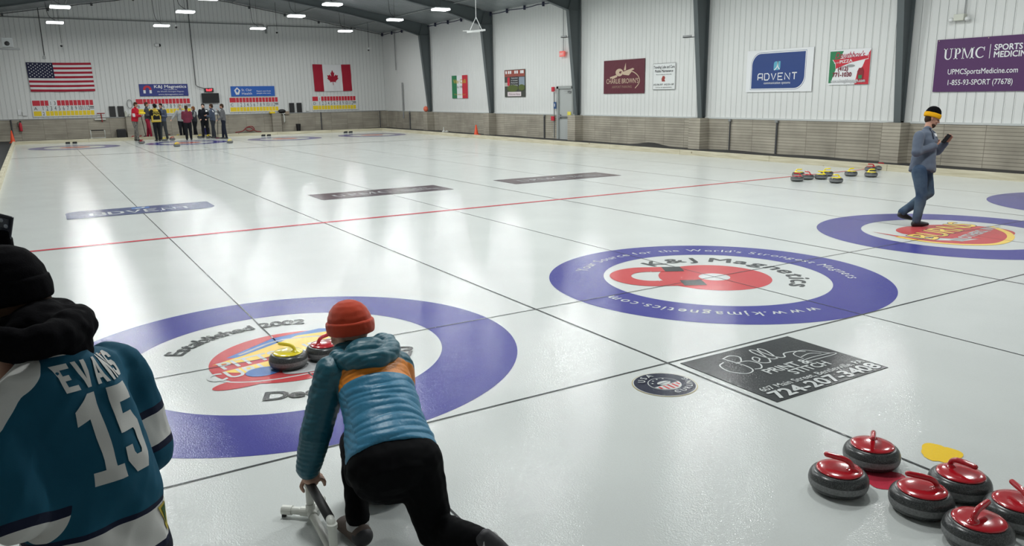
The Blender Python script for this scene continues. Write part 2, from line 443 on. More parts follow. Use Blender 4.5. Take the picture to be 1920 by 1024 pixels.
# tapered steel portal frames
def portal(y):
    bm = bmesh.new(); w = .10; t = .012
    for sg, xw in ((1, XR), (-1, XL)):
        def X(d): return xw - sg*d
        # column: outer face at the wall, inner face slopes from .17 to .62
        def quadprism(pts, y0, y1):
            a = [bm.verts.new((p[0], y0, p[1])) for p in pts]; b = [bm.verts.new((p[0], y1, p[1])) for p in pts]
            n = len(pts); bm.faces.new(a); bm.faces.new(b[::-1])
            for k in range(n): bm.faces.new((a[k], b[k], b[(k+1) % n], a[(k+1) % n]))
        kz = 5.47
        col = [(X(.02), LEDGE), (X(.17), LEDGE), (X(.62), kz), (X(.62), kz), (X(.02), 6.08)]
        web = [(X(.02), LEDGE), (X(.17), LEDGE), (X(.62), kz), (X(.02), kz)]
        quadprism(web, y-t/2, y+t/2)
        quadprism([(X(.155), LEDGE), (X(.18), LEDGE), (X(.63), kz), (X(.605), kz)], y-w, y+w)      # inner flange
        quadprism([(X(.0), LEDGE), (X(.02), LEDGE), (X(.02), 6.05), (X(.0), 6.05)], y-w, y+w)       # outer flange
        quadprism([(X(.02), kz-.01), (X(.62), kz-.01), (X(.62), kz+.012), (X(.02), kz+.012)], y-w, y+w)  # stiffener
        # rafter: bottom from knee to ridge, tapering
        def bot(d):
            L = [(.62, 5.47), (2.8, 6.10), (5.1, 6.54), (7.9, 7.0), (12.15, 7.62)]
            for (a, za), (b, zb) in zip(L, L[1:]):
                if d <= b: return za+(zb-za)*(d-a)/(b-a)
            return L[-1][1]
        ds = [.62, 2.8, 5.1, 7.9, 12.15]
        top = [(X(d), roof(X(d))-.02) for d in ds]; b_ = [(X(d), bot(d)) for d in ds]
        quadprism(b_+top[::-1], y-t/2, y+t/2)
        quadprism([(X(.02), kz), (X(.62), kz), top[0], (X(.02), 6.09)], y-t/2, y+t/2)
        for k in range(len(ds)-1):
            (xa, za), (xb, zb) = b_[k], b_[k+1]
            quadprism([(xa, za), (xb, zb), (xb, zb-.02), (xa, za-.02)], y-w, y+w)
            (xa, za), (xb, zb) = top[k], top[k+1]
            quadprism([(xa, za), (xb, zb), (xb, zb-.02), (xa, za-.02)], y-w, y+w)
        quadprism([(X(.60), kz), (X(.63), kz), (X(.42), 6.12), (X(.39), 6.12)], y-w, y+w)
    return struct('beam', bm, STEEL)
for y in FR: portal(y)
# eave cable with clips along the right-hand eave
bm = bmesh.new(); pts = []
y = 44.0
ys = [44.2-k*.5 for k in range(0, 84)]
tube(bm, [(XR-.06, yy, 6.02-.05*abs(math.sin(yy*1.25))) for yy in ys], .022, 6)
for k in range(26):
    yy = 44-k*1.6; box(bm, XR-.1, XR, yy-.03, yy+.03, 5.9, 6.1)
struct('trim_7', bm, mat('dark_blue_cable', (.03, .035, .07), .5))
bm = bmesh.new()
n = 46; pr = []
for k in range(n+1):
    x = XL+(XR-XL)*k/n; pr.append((x, YF-.04, roof(x)-.06-.03*abs(math.sin(k*1.7))))
tube(bm, pr, .02, 6)
for k in range(2, n, 4):
    p = pr[k]; box(bm, p[0]-.05, p[0]+.05, YF-.12, YF, p[2]-.12, p[2]+.03)
struct('trim_8', bm, DARKG)
# dark mats and membrane edge between the right board and the wall
bm = bmesh.new(); ys = [IY0+k*.4 for k in range(int((YF-IY0)/.4))]; prev = None
for yy in ys:
    wv = .10*noise.noise(Vector((yy*.5, 0, 0)))+.03
    zz = max(0, .09*noise.noise(Vector((yy*.35, 3, 0)))) + (.12*math.exp(-((yy-17.3)/.7)**2))
    cur = [bm.verts.new((XR-.02, yy, .0+zz)), bm.verts.new((XR-.35, yy, .02+zz*.6)), bm.verts.new((IX1+.1, yy, .01)), bm.verts.new((IX1+.1, yy, -.03)), bm.verts.new((XR-.02, yy, -.03))]
    if prev:
        for k in range(5): bm.faces.new((prev[k], prev[(k+1) % 5], cur[(k+1) % 5], cur[k]))
    prev = cur
struct('floor_mat', bm, mat('black_membrane', (.022, .023, .025), .6, bump=(9, .5, .03)))

# exit door in the right wall
dr = empty('door_1', (XR, 23.15, 0)); dr['kind'] = 'structure'; dr['label'] = 'pale grey steel exit door with push bar in the right wall'
DOORM = mat('pale_grey_door', (.42, .44, .43), .45)
bm = bmesh.new(); box(bm, XR-.04, XR+.2, 23.64, 23.78, -.03, 2.34); box(bm, XR-.04, XR+.2, 22.52, 22.62, -.03, 2.34); box(bm, XR-.04, XR+.2, 22.52, 23.78, 2.24, 2.36)
obj('door_frame', bm, mat('door_frame_grey', (.33, .35, .34), .5), dr)
obj('door_panel', mbox(XR+.03, XR+.09, 22.62, 23.64, .0, 2.24, bev=.004), DOORM, dr)
bm = bmesh.new(); box(bm, XR-.06, XR-.02, 22.70, 23.60, .98, 1.05, bev=.006); box(bm, XR-.05, XR+.04, 23.50, 23.60, .93, 1.10); box(bm, XR-.05, XR+.04, 22.70, 22.76, .95, 1.08)
obj('push_bar', bm, GALV, dr)
bm = bmesh.new(); box(bm, XR-.05, XR+.03, 22.66, 22.90, 2.06, 2.14); box(bm, XR-.10, XR-.07, 22.7, 23.1, 2.13, 2.15); obj('door_closer', bm, GALV, dr)
obj('notice', mbox(XR-.075, XR-.062, 22.62, 22.88, 1.02, 1.24), mat('yellow_notice', (.75, .66, .08), .6), dr)['label'] = 'yellow warning notice taped to the door'

# ------------------------------------------------------------------ hanging lamps (the hall's own light, plus one added row at the near end)
HOUSING = mat('lamp_housing', (.55, .57, .58), .4, .3)
LENS = mat('lamp_lens', (.9, .9, .9), .4, emit=(.97, 1.0, 1.0), estr=9)
LENS_OFF = mat('lamp_lens_unlit', (.72, .74, .75), .4)
ROWS = [38.4, 31.2, 26.1, 20.7, 15.2, 9.7, 4.3, -1.2]  # last row is added, out of view, to brighten the foreground ice
LANES = [.03, 4.73, 9.53, 14.42]
rown = ['nearest the far wall', 'second from the far wall', 'third from the far wall', 'fourth from the far wall', 'fifth from the far wall', 'sixth from the far wall', 'seventh from the far wall', 'added nearest the camera end']
lann = ['lane A', 'lane B', 'lane C', 'lane D']
def lamp(x, y, z, label, lit=True):
    L = empty('hanging_light', (x, y, z), 0, label, 'ceiling light', 'hanging lights over the ice')
    bm = bmesh.new(); box(bm, x-.36, x+.36, y-.24, y+.24, z+.065, z+.12, bev=.02); obj('housing', bm, HOUSING, L)
    bm = bmesh.new(); box(bm, x-.36, x+.36, y-.25, y+.25, z-.0, z+.065, bev=.028); obj('diffuser', bm, LENS if lit else LENS_OFF, L)
    top = roof(x)
    bm = bmesh.new(); tube(bm, [(x-.02, y, z+.12), (x-.02, y, z+.3), (x-.02, y, top)], .007, 6)
    tube(bm, spline([(x+.05, y, z+.13), (x-.10, y, z+.22), (x-.25, y, z+.40), (x-.30, y, z+.9), (x-.33, y, top)], 6), .012, 6)
    obj('cable', bm, DARKG, L)
    if lit:
        ld = bpy.data.lights.new('lamp_light', 'AREA'); ld.shape = 'RECTANGLE'; ld.size = .62; ld.size_y = .42; ld.energy = LAMP_W
        ld.color = (.97, 1.0, .985); lo = bpy.data.objects.new('lamp_light', ld); COL.objects.link(lo); lo.location = (x, y, z-.012)
        lo.parent = L; lo.matrix_parent_inverse = Matrix.Translation((x, y, z)).inverted()
    return L
for i, y in enumerate(ROWS):
    for j, x in enumerate(LANES):
        if i == 2 and j == 0: xx = x
        lamp(x, y, 5.66, 'white hanging LED light over %s, in the row %s' % (lann[j], rown[i]))
# the unlit one at the right
p = D(893, 58, 26.5)
U_ = empty('hanging_heater', p, 0, 'white unlit hanging fixture near the grey column, left of the exit sign', 'hanging fixture')
bm = bmesh.new(); box(bm, -.45, .45, -.10, .10, -.03, .03, bev=.015); bm.transform(Matrix.Translation(p) @ Matrix.Rotation(.5, 4, 'Z') @ Matrix.Rotation(-.12, 4, 'Y')); obj('housing', bm, WHITE, U_)
bm = bmesh.new(); box(bm, -.40, .40, .10, .30, -.015, .0, bev=.004); bm.transform(Matrix.Translation(p) @ Matrix.Rotation(.5, 4, 'Z')); obj('reflector', bm, WHITE, U_)
bm = bmesh.new(); q = p+Vector((0, 0, .45)); tube(bm, [p+Vector((-.3, -.1, 0)), q, (q.x, q.y, roof(q.x))], .012, 6); tube(bm, [p+Vector((.3, .1, 0)), q], .012, 6); obj('cable', bm, WHITE, U_)

# ------------------------------------------------------------------ far wall: flags, scoreboards, banners
def on_far(x0, x1, z0, z1, name, m, label, cat, th=.03, group=None, y=YF+.03):
    """slab on the far wall + Art in local u (right), v (up) from its lower-left corner"""
    o = obj(name, mbox(x0, x1, y-th, y, z0, z1), m); tag(o, label, cat, group)
    return o, Art((x0, y-th, z0), (1, 0, 0), (0, 0, 1), o)
def on_right(y0, y1, z0, z1, name, m, label, cat, th=.012, group=None, x=XR+.03):
    """y0 > y1: y0 is the left edge as seen from inside"""
    o = obj(name, mbox(x-th, x, y1, y0, z0, z1), m); tag(o, label, cat, group)
    return o, Art((x-th, y0, z0), (0, -1, 0), (0, 0, 1), o)
RED = mat('board_red', (.58, .015, .035), .5); YEL = mat('board_yellow', (.85, .62, .01), .5)
DIG = mat('digit_black', (.03, .03, .035), .6); BOARD = mat('board_white', (.70, .72, .71), .5)
FLAGRED = mat('flag_red', (.38, .008, .03), .8); FLAGBLUE = mat('flag_navy', (.012, .014, .05), .8); FLAGW = mat('flag_white', (.74, .74, .75), .8)
CARD = mat('card_white', (.76, .77, .77), .6)
def scoreboard(x0, x1, letter, label, cards=()):
    z0, z1 = 1.22, 2.13; w = x1-x0; h = z1-z0
    o, a = on_far(x0, x1, z0, z1, 'scoreboard', BOARD, label, 'scoreboard', group='curling scoreboards')
    c0 = .36; cw = (w-.06-c0-.14)/13
    xs = [(.05, .05+c0)] + [(.05+c0+.02+i*cw, .05+c0+i*cw+cw-.025+.02) for i in range(13)]
    a.polys('red_panels', [[(p, h-.32), (q, h-.32), (q, h-.04), (p, h-.04)] for p, q in xs], RED)
    a.polys('yellow_panels', [[(p, .05), (q, .05), (q, .30), (p, .30)] for p, q in xs], YEL)
    bmx = bmesh.new()
    for i in range(12):
        p, q = xs[i+1]; s = str(i+1)
        b = text_bm(s, .33, .004); b.transform(Matrix.Translation(((p+q)/2, .335, 0)) @ Matrix.Diagonal((.58, 1, 1, 1)))
        me = bpy.data.meshes.new('t'); b.to_mesh(me); b.free(); bmx.from_mesh(me); bpy.data.meshes.remove(me)
    p, q = xs[13]
    for zz in (.40, .46, .50):
        f = bmx.faces.new([bmx.verts.new(v) for v in ((p-.01, zz, 0), (q+.02, zz, 0), (q+.02, zz+.03, 0), (p-.01, zz+.03, 0))])
    a._put('numbers', bmx, DIG)
    a.text('letter', letter, .05+c0/2-.06, .36, .24, DIG)
    for i, r, s in cards:
        p, q = xs[i]; y0 = h-.33 if r == 'r' else .03
        c = a.rect('number_card', p-.01, q+.01, y0, y0+.31, CARD); 
        if s: a.text('card_number', s, (p+q)/2, y0+.05, .27, DIG, bold=.01, width=None, sx=.75)
    return o
scoreboard(-1.42, 1.70, 'A', 'red and yellow scoreboard lettered A under the striped flag', [(4-1, 'r', '1'), (4, 'r', '3'), (1, 'y', '2'), (0, 'x', '')][:3])
scoreboard(3.68, 6.80, 'B', 'red and yellow scoreboard partly hidden behind the group of players')
scoreboard(8.87, 11.98, 'C', 'red and yellow scoreboard lettered C under the blue health banner')
scoreboard(13.99, 17.08, 'D', 'red and yellow scoreboard lettered D under the maple leaf flag', [(1, 'r', '1')])

def flag(name, x0, x1, z0, z1, nu, nv, matf, label, sag):
    w, h = x1-x0, z1-z0
    def place(u, v):
        # u right 0..1, v up 0..1
        dx = sag[0]*(1-v); dz = -.03*math.sin(PI*u*sag[1])*(1) - sag[2]*u*(1-v)
        dy = -.035-.022*math.sin(u*17+v*2.3)*(1.1-v) - .012*math.sin(u*41+v*5)*(1-v) - .010*math.sin(v*13)
        return Vector((x0+u*w+dx, YF+.02+dy, z0+v*h+dz*.6))
    bm = bmesh.new(); V = [[bm.verts.new(place(i/nu, j/nv)) for i in range(nu+1)] for j in range(nv+1)]
    for j in range(nv):
        for i in range(nu):
            f = bm.faces.new((V[j][i], V[j][i+1], V[j+1][i+1], V[j+1][i])); f.material_index = matf((i+.5)/nu, (j+.5)/nv); f.smooth = True
    o = obj(name, bm, [FLAGW, FLAGRED, FLAGBLUE]); tag(o, label, 'flag'); return o, place
def us(u, v):
    s = int((1-v)*13)
    if u < .4 and s < 7: return 2
    return 1 if s % 2 == 0 else 0
fl, pl = flag('national_flag', -1.40, 1.69, 2.57, 4.10, 60, 39, us, 'stars and stripes flag pinned to the far wall above scoreboard A', (.05, 1, .0))
bm = bmesh.new()
for r in range(9):
    for c in range(6 if r % 2 == 0 else 5):
        cu = .4*(c*2+1+(r % 2))/12; cv = 1-(7/13)*(r+1)/10; vs = []
        for k in range(10):
            rad = (.040 if k % 2 == 0 else .018); t = PI/2+k*PI/5
            vs.append(bm.verts.new(pl(cu+rad*math.cos(t)/3.09, cv+rad*math.sin(t)/1.53)+Vector((0, -.006, 0))))
        bm.faces.new(vs)
obj('stars', bm, FLAGW, fl)
fl, pl = flag('national_flag', 14.19, 16.70, 2.42, 4.10, 48, 30, lambda u, v: 1 if (u < .25 or u > .75) else 0, 'red and white maple leaf flag pinned above scoreboard D', (.04, 1, -.02))
half = [(0, 1), (.10, .80), (.17, .76), (.29, .84), (.21, .47), (.28, .43), (.42, .58), (.47, .49), (.66, .52), (.60, .33), (.64, .26), (.92, .24), (.86, .12), (.90, .06), (.56, -.20), (.58, -.30), (.30, -.27), (.05, -.28), (.05, -.62)]
half = [(0, .98), (.18, .62), (.28, .68), (.21, .18), (.46, .44), (.53, .30), (.78, .35), (.70, .02), (.84, -.04), (.42, -.38), (.47, -.52), (.04, -.46), (.04, -.86)]
leaf = half + [(-x, y) for x, y in half[::-1][:-1]]
bm = bmesh.new(); bm.faces.new([bm.verts.new((x, y, 0)) for x, y in leaf]); bmesh.ops.triangulate(bm, faces=bm.faces)
for yy in (-.6, -.3, 0, .3, .6): bmesh.ops.bisect_plane(bm, geom=bm.verts[:]+bm.edges[:]+bm.faces[:], plane_co=(0, yy, 0), plane_no=(0, 1, 0))
for yy in (-.6, -.3, 0, .3, .6): bmesh.ops.bisect_plane(bm, geom=bm.verts[:]+bm.edges[:]+bm.faces[:], plane_co=(yy, 0, 0), plane_no=(1, 0, 0))
for v in bm.verts: v.co = pl(.5+v.co.x*.46/2.51, .5+v.co.y*.52/1.68)+Vector((0, -.014, 0))
obj('maple_leaf', bm, FLAGRED, fl)

BLUE = mat('banner_royal_blue', (.022, .035, .22), .5); CBLUE = mat('banner_health_blue', (.01, .11, .48), .5); PW = mat('print_white', (.78, .79, .80), .6)
PRED = mat('print_red', (.55, .02, .04), .6)
o, a = on_far(3.99, 6.61, 2.25, 2.93, 'sponsor_banner', BLUE, 'dark blue banner with white magnet company lettering above scoreboard B', 'banner')
a.text('lettering', 'K&J Magnetics', 1.66, .46, .23, PW, bold=.02, width=1.75)
a.text('lettering', 'Your Source for', 1.66, .34, .09, PW, width=.75); a.text('lettering', "the World's Strongest Magnets", 1.66, .22, .10, PW, width=1.45)
a.text('lettering', 'www.kjmagnetics.com', 1.66, .06, .10, PW, bold=.01, width=1.35)
a.ring('magnet_emblem', (.42, .38), .10, .22, PRED, a0=-.2, a1=PI+.2, n=24); a.polys('magnet_tips', [[(.20, .16), (.32, .16), (.32, .34), (.20, .34)], [(.52, .16), (.64, .16), (.64, .34), (.52, .34)]], PW)
o, a = on_far(9.05, 11.68, 2.17, 2.77, 'sponsor_banner', CBLUE, 'bright blue hospital banner above scoreboard C', 'banner')
a.poly('diamond_emblem', [(.37, .54), (.55, .36), (.46, .10), (.28, .10), (.19, .36)], PW); a.poly('diamond_emblem', [(.37, .45), (.46, .34), (.37, .2), (.28, .34)], CBLUE)
a.text('lettering', 'St. Clair', .62, .31, .20, PW, 'LEFT', width=.62); a.text('lettering', 'Health', .62, .10, .20, PW, 'LEFT', width=.60)
a.text('lettering', 'Expert care from', 1.52, .27, .11, PW, 'LEFT', bold=.01, width=.86); a.text('lettering', 'people who care.', 1.52, .14, .11, PW, 'LEFT', bold=.01, width=.86)
# clock and screen
o = obj('digital_clock', mbox(7.53, 8.04, YF-.07, YF+.03, 2.44, 2.68, bev=.01), BLACK); tag(o, 'red glowing digital clock above the dark wall screen', 'clock')
a = Art((7.53, YF-.075, 2.44), (1, 0, 0), (0, 0, 1), o); a.text('digits', '9:07', .255, .06, .17, mat('clock_led', (.6, .02, .02), .5, emit=(1, .03, .05), estr=4), bold=.02, width=.36)
tv = empty('wall_screen', (7.82, YF, 1.8), 0, 'dark flat wall screen under the red digital clock', 'television')
obj('panel', mbox(7.32, 8.31, YF-.10, YF-.05, 1.81, 2.38, bev=.008), mat('screen_black', (.008, .008, .009), .2), tv)
obj('bracket', mbox(7.7, 7.94, YF-.05, YF+.05, 1.95, 2.25), BLACK, tv)
o = obj('framed_notice', mbox(7.45, 8.30, YF-.03, YF+.03, 1.30, 1.72), mat('notice_grey', (.5, .53, .55), .5)); tag(o, 'pale framed notice on the wall under the dark screen', 'notice')

def thing_box(name, px, py, w, h, d, m, label, cat, Y=YF+.03, bev=.004, parts=None):
    """box on the far wall centred where the photo shows it"""
    dr_ = fwd + rgt*((px-960)/FOC) - upv*((py-512)/FOC); t = (Y-CAM.y)/dr_.y; P = CAM+dr_*t
    o = obj(name, mbox(P.x-w/2, P.x+w/2, Y-d, Y, P.z-h/2, P.z+h/2, bev=bev), m); tag(o, label, cat); return o, P
for px, lab in ((210.5, 'left one of the two beside scoreboard A'), (226.5, 'right one of the two beside scoreboard A'), (547, 'left one of the two beside scoreboard C'), (561, 'right one of the two beside scoreboard C')):
    z = 207.5 if px < 300 else 202
    dr_ = fwd + rgt*((px-960)/FOC) - upv*((z-512)/FOC); t = (YF-CAM.y)/dr_.y; P = CAM+dr_*t
    s = empty('black_board', (P.x, YF, LEDGE), 0, 'black slate board propped on the ledge, '+lab, 'board', 'black boards on the ledge')
    obj('panel', mbox(P.x-.16, P.x+.16, YF-.05, YF-.01, 1.135, 1.72, bev=.006), BLACK, s)
thing_box('thermostat', 576, 204, .18, .28, .06, WHITE, 'white thermostat box left of scoreboard D', 'thermostat')
thing_box('thermostat', 46.5, 213, .2, .24, .06, WHITE, 'white control box above the fire extinguisher', 'control box')
thing_box('safety_notice', 36, 211, .14, .30, .01, PW, 'small white and red sign beside the control box near the corner', 'sign')
thing_box('junction_box', 83, 108, .14, .14, .06, GALV, 'grey junction box above the striped flag', 'junction box')
thing_box('cable_tray', 16, 92, .9, .07, .25, GALV, 'grey shelf at the far left end of the far wall', 'shelf', Y=37.0)
# projector-like speaker on the shelf
b_, P = thing_box('wall_speaker', 14, 80, .42, .40, .22, mat('speaker_grey', (.45, .47, .47), .5), 'pale grey box with black round cone on the high shelf', 'loudspeaker', Y=36.98)
bm = bmesh.new(); ell(bm, (P.x-.02, 36.75, P.z-.05), Vector((1, 0, 0)), Vector((0, 1, 0)), Vector((0, 0, 1)), .10, .03, .10); obj('cone', bm, BLACK, b_)
# shelf arm to the wall
bm = bmesh.new(); tube(bm, [(-2.6, 36.9, 4.36), (-4.6, 36.80, 4.36), (-5.2, 36.8, 4.36)], .04, 8); tube(bm, [(-2.7, 36.9, 4.38), (-3.6, 36.8, 5.2)], .03, 8)
tag(obj('support_arm', bm, GALV), 'grey steel arm holding the high shelf at the left frame', 'bracket')
# cameras hung or fixed
def cam_obj(px, py, Y, label, drop=None):
    dr_ = fwd + rgt*((px-960)/FOC) - upv*((py-512)/FOC); t = (Y-CAM.y)/dr_.y; P = CAM+dr_*t
    c = empty('security_camera', P, 0, label, 'camera', 'cameras under the roof')
    bm = bmesh.new(); box(bm, P.x-.05, P.x+.05, P.y-.05, P.y+.05, P.z, P.z+.05, bev=.01); box(bm, P.x-.03, P.x+.16, P.y-.02, P.y+.02, P.z+.08, P.z+.11, bev=.006); obj('body', bm, WHITE, c)
    bm = bmesh.new(); ell(bm, P-Vector((0, 0, .02)), Vector((1, 0, 0)), Vector((0, 1, 0)), Vector((0, 0, 1)), .06, .06, .07); obj('lens', bm, BLACK, c)
    bm = bmesh.new(); tube(bm, [P+Vector((.02, 0, .03)), (P.x+.02, P.y, roof(P.x) if drop is None else P.z+drop)], .012, 6); obj('stem', bm, DARKG, c)
cam_obj(115, 85, 43.2, 'small white camera hanging by a rod above the striped flag')
cam_obj(330, 50, 38.6, 'small white camera hanging between lights over scoreboard B')
cam_obj(519, 60, 41, 'small white camera hanging high over scoreboard C')
cam_obj(691, 93, 41, 'small white camera hanging right of the maple leaf flag')
dr_ = fwd + rgt*((295-960)/FOC) - upv*((85-512)/FOC); P = CAM+dr_*((YF-CAM.y)/dr_.y)
o = empty('wall_camera', P, 0, 'white barrel camera with black lens fixed high on far wall', 'camera')
bm = bmesh.new(); box(bm, P.x-.16, P.x+.08, YF-.22, YF-.02, P.z-.08, P.z+.09, bev=.03); obj('body', bm, WHITE, o)
bm = bmesh.new(); ell(bm, (P.x+.10, YF-.14, P.z), Vector((1, 0, 0)), Vector((0, 1, 0)), Vector((0, 0, 1)), .07, .09, .09); obj('lens', bm, BLACK, o)

# pipes and conduits
def pipe(pts, r, m, label, name='conduit', cat='pipe'):
    bm = bmesh.new(); tube(bm, pts, r, 8); return tag(obj(name, bm, m), label, cat)
def farp(px, py, off=.05):
    dr_ = fwd + rgt*((px-960)/FOC) - upv*((py-512)/FOC); t = (YF-CAM.y)/dr_.y; P = CAM+dr_*t; P.y = YF-off; return P
def rp(px, py, off=.04):
    dr_ = fwd + rgt*((px-960)/FOC) - upv*((py-512)/FOC); t = (XR-CAM.x)/dr_.x; P = CAM+dr_*t; P.x = XR-off; return P
pipe([(-3.0, YF-.06, 6.40), (10.9, YF-.06, 6.40), (11.3, YF-.06, 6.38), (11.4, YF-.06, 6.15), (11.4, YF-.06, 5.9)], .028, mat('conduit_grey', (.22, .23, .23), .5), 'long grey conduit running across the upper far wall')
pipe([(17.2, YF-.06, 6.36), (11.9, YF-.06, 6.36), (11.55, YF-.06, 6.34), (11.48, YF-.06, 6.1), (11.48, YF-.06, 5.9)], .028, MATS['conduit_grey'], 'shorter grey conduit from the upper far wall to the right corner')
P = farp(352, 20, .12); Q = farp(366.5, 160, .12); pipe([(P.x, P.y, roof(P.x)), P, Q, Q+Vector((.1, 0, -.08)), farp(382, 166, .12)], .022, DARKG, 'thin dark cable dropping to the red digital clock')
P = farp(71, 21, .14); Q = farp(83, 104, .14); pipe([(P.x, P.y, roof(P.x)), Q], .022, DARKG, 'thin dark conduit dropping to the box above the striped flag')
P = rp(740, 60); pipe([(P.x, P.y, 6.1), (P.x, P.y, rp(741, 132).z)], .03, GALV, 'thin grey pipe hanging near the far right corner')
P = rp(755, 155); pipe([P, (P.x, P.y, rp(757, 222).z)], .05, GALV, 'grey vertical pipe with brackets near the far right corner')
for px, r, lab in ((1370, .024, 'thin dark vertical pipe on the block wall, right of the lube sign'), (1458, .032, 'thick dark vertical pipe on the block wall under the white company banner'),
                   (1022, .038, 'dark vertical pipe on the block wall left of the door'), (770.5, .04, 'dark vertical pipe between far corner and first column')):
    P = rp(px, 240); bm = bmesh.new(); tube(bm, [(P.x, P.y, .0), (P.x, P.y, LEDGE-.02)], r, 8); wp = tag(obj('wall_pipe', bm, DARKG), lab, 'pipe'); obj('clamp', mbox(P.x-.05, P.x+.03, P.y-.055, P.y+.055, LEDGE-.10, LEDGE-.03, bev=.01), GALV, wp)
for px, lab in ((602, 'dark vertical pipe on the far block wall under scoreboard D'), (712.5, 'dark vertical pipe in the far right corner'), (20, 'dark vertical pipe at the far left behind the orange cone'), (521, 'dark seam pipe beside the far pilaster under scoreboard C')):
    P = farp(px, 225); pipe([(P.x, P.y, 0), (P.x, P.y, LEDGE)], .035, DARKG, lab, 'wall_pipe')
# fire extinguisher
def extinguisher(P, label):
    e = empty('fire_extinguisher', P, 0, label, 'fire extinguisher')
    bm = bmesh.new(); lathe(bm, [(0, 0), (.07, 0), (.075, .02), (.075, .36), (.05, .42), (.025, .44), (.025, .47), (0, .47)], 16); bm.transform(Matrix.Translation(P)); obj('cylinder', bm, PRED, e, True)
    bm = bmesh.new(); box(bm, P.x-.03, P.x+.06, P.y-.02, P.y+.02, P.z+.46, P.z+.54, bev=.008); tube(bm, spline([P+Vector((.02, 0, .48)), P+Vector((-.12, -.02, .46)), P+Vector((-.12, -.03, .2))], 5), .012, 6); obj('valve_and_hose', bm, BLACK, e)
extinguisher(farp(40, 246, .12)+Vector((0, 0, 0)), 'red fire extinguisher on the far block wall at the left')
# fire pull station, blue sign and exit light at the door
P = rp(1040, 205)
bm = bmesh.new(); tube(bm, [(XR-.024, P.y, .05), (XR-.024, P.y, 2.1)], .025, 8); tag(obj('alarm_conduit', bm, GALV), 'grey conduit with alarm boxes left of the door', 'pipe')
o = obj('fire_alarm', mbox(XR-.12, XR-.05, P.y-.10, P.y+.10, 2.12, 2.33, bev=.02), PRED); tag(o, 'red alarm sounder above the blue sign left of the door', 'fire alarm')
o = obj('pull_station', mbox(XR-.12, XR-.05, P.y-.08, P.y+.14, .82, 1.02, bev=.015), PRED); tag(o, 'red alarm pull station low beside the door', 'fire alarm')
o = obj('blue_sign', mbox(XR-.075, XR-.06, P.y-.22, P.y-.02, 1.36, 1.66), mat('sign_blue', (.02, .07, .2), .5)); tag(o, 'small blue sign left of the door frame', 'sign')
bm = bmesh.new(); ell(bm, (XR-.085, P.y-.12, 1.52), Vector((0, 1, 0)), Vector((1, 0, 0)), Vector((0, 0, 1)), .03, .008, .08); obj('pictogram', bm, PW, o)
o = obj('exit_sign', mbox(XR-.14, XR-.05, 23.05, 23.42, 3.62, 3.86, bev=.02), mat('exit_red', (.65, .16, .14), .5, emit=(1, .12, .10), estr=.3)); tag(o, 'small glowing red exit sign high on the wall above the door', 'exit sign')
Art((XR-.143, 23.42, 3.62), (0, -1, 0), (0, 0, 1), o).text('lettering', 'EXIT', .185, .06, .15, PW, bold=.01, width=.27)
pipe([(XR-.03, 23.25, 3.85), (XR-.03, 23.25, 6.05)], .015, GALV, 'thin grey conduit rising from the exit sign')
# emergency light on the right wall, with its shadow-casting heads
e = empty('emergency_light', (XR, 5.7, 3.74), 0, 'white twin-head emergency light on the wall above the purple banner', 'emergency light')
obj('box', mbox(XR-.12, XR+.04, 5.58, 5.84, 3.67, 3.83, bev=.012), mat('ivory_plastic', (.62, .63, .55), .4), e)
for yy in (5.50, 5.92):
    bm = bmesh.new(); ell(bm, (XR-.07, yy, 3.70), Vector((0, 1, 0)), Vector((1, 0, 0)), Vector((0, 0, 1)), .07, .06, .06); obj('lamp_head', bm, WHITE, e, True)
pipe([(XR-.02, 5.62, 3.83), (XR-.02, 5.62, 6.05)], .014, GALV, 'thin conduit rising from the emergency light')
# small steel brackets on columns
for yy, z, lab in ((22.1+.18, 4.36, 'small grey bracket on the column right of the exit sign'), (14.6+.2, 3.86, 'small grey bracket on the column between lube sign and white banner')):
    bm = bmesh.new(); box(bm, XR-.62, XR-.42, yy-.1, yy+.32, z, z+.02); box(bm, XR-.62, XR-.60, yy-.1, yy+.32, z, z+.08); tag(obj('bracket', bm, GALV), lab, 'bracket')

# ------------------------------------------------------------------ right wall banners
# three-colour banner
GRN = mat('print_green', (.02, .20, .08), .6); GOLDP = mat('print_gold', (.55, .38, .04), .6)
o, a = on_right(34.26, 32.38, 1.86, 3.10, 'sponsor_banner', PW, 'green, white and red vertical-striped banner between the two farthest columns', 'banner')
a.rect('green_stripe', 0, .60, 0, 1.24, GRN); a.rect('red_stripe', 1.24, 1.88, 0, 1.24, PRED)
a.text('lettering', 'Vito Colli', .94, .82, .30, GOLDP, bold=.02, width=1.5); a.text('lettering', 'Est. 1978', .94, .56, .17, DIG, width=.6); a.text('lettering', 'Fine Italian Food', .94, .18, .11, GOLDP, width=1.3)
# photo poster
o, a = on_right(28.45, 26.52, 1.90, 3.21, 'photo_poster', mat('poster_dark', (.05, .055, .045), .6), 'photo poster of a brick building and hedge, second banner from the far corner', 'poster')
a.rect('brick_front', .02, 1.90, .98, 1.29, mat('poster_brick', (.30, .07, .05), .7))
a.polys('white_windows', [[(x, 1.12), (x+.14, 1.12), (x+.14, 1.26), (x, 1.26)] for x in (.10, .34, .52, .95, 1.14, 1.5, 1.66)], PW)
a.rect('pale_pavement', .02, .52, .52, .70, mat('poster_pale', (.45, .44, .40), .7)); a.rect('red_banner', .28, .5, .55, .95, PRED)
a.rect('black_sign', .54, 1.36, .52, .98, mat('poster_black', (.02, .02, .025), .6)); 
for k, s in enumerate(('Charles Street', '& Company', 'Restaurant', '& Catering')): a.text('lettering', s, .95, .88-k*.11, .09, PAPER, width=.62)
a.rect('shop_front', 1.38, 1.90, .55, .95, mat('poster_blue', (.25, .30, .36), .7))
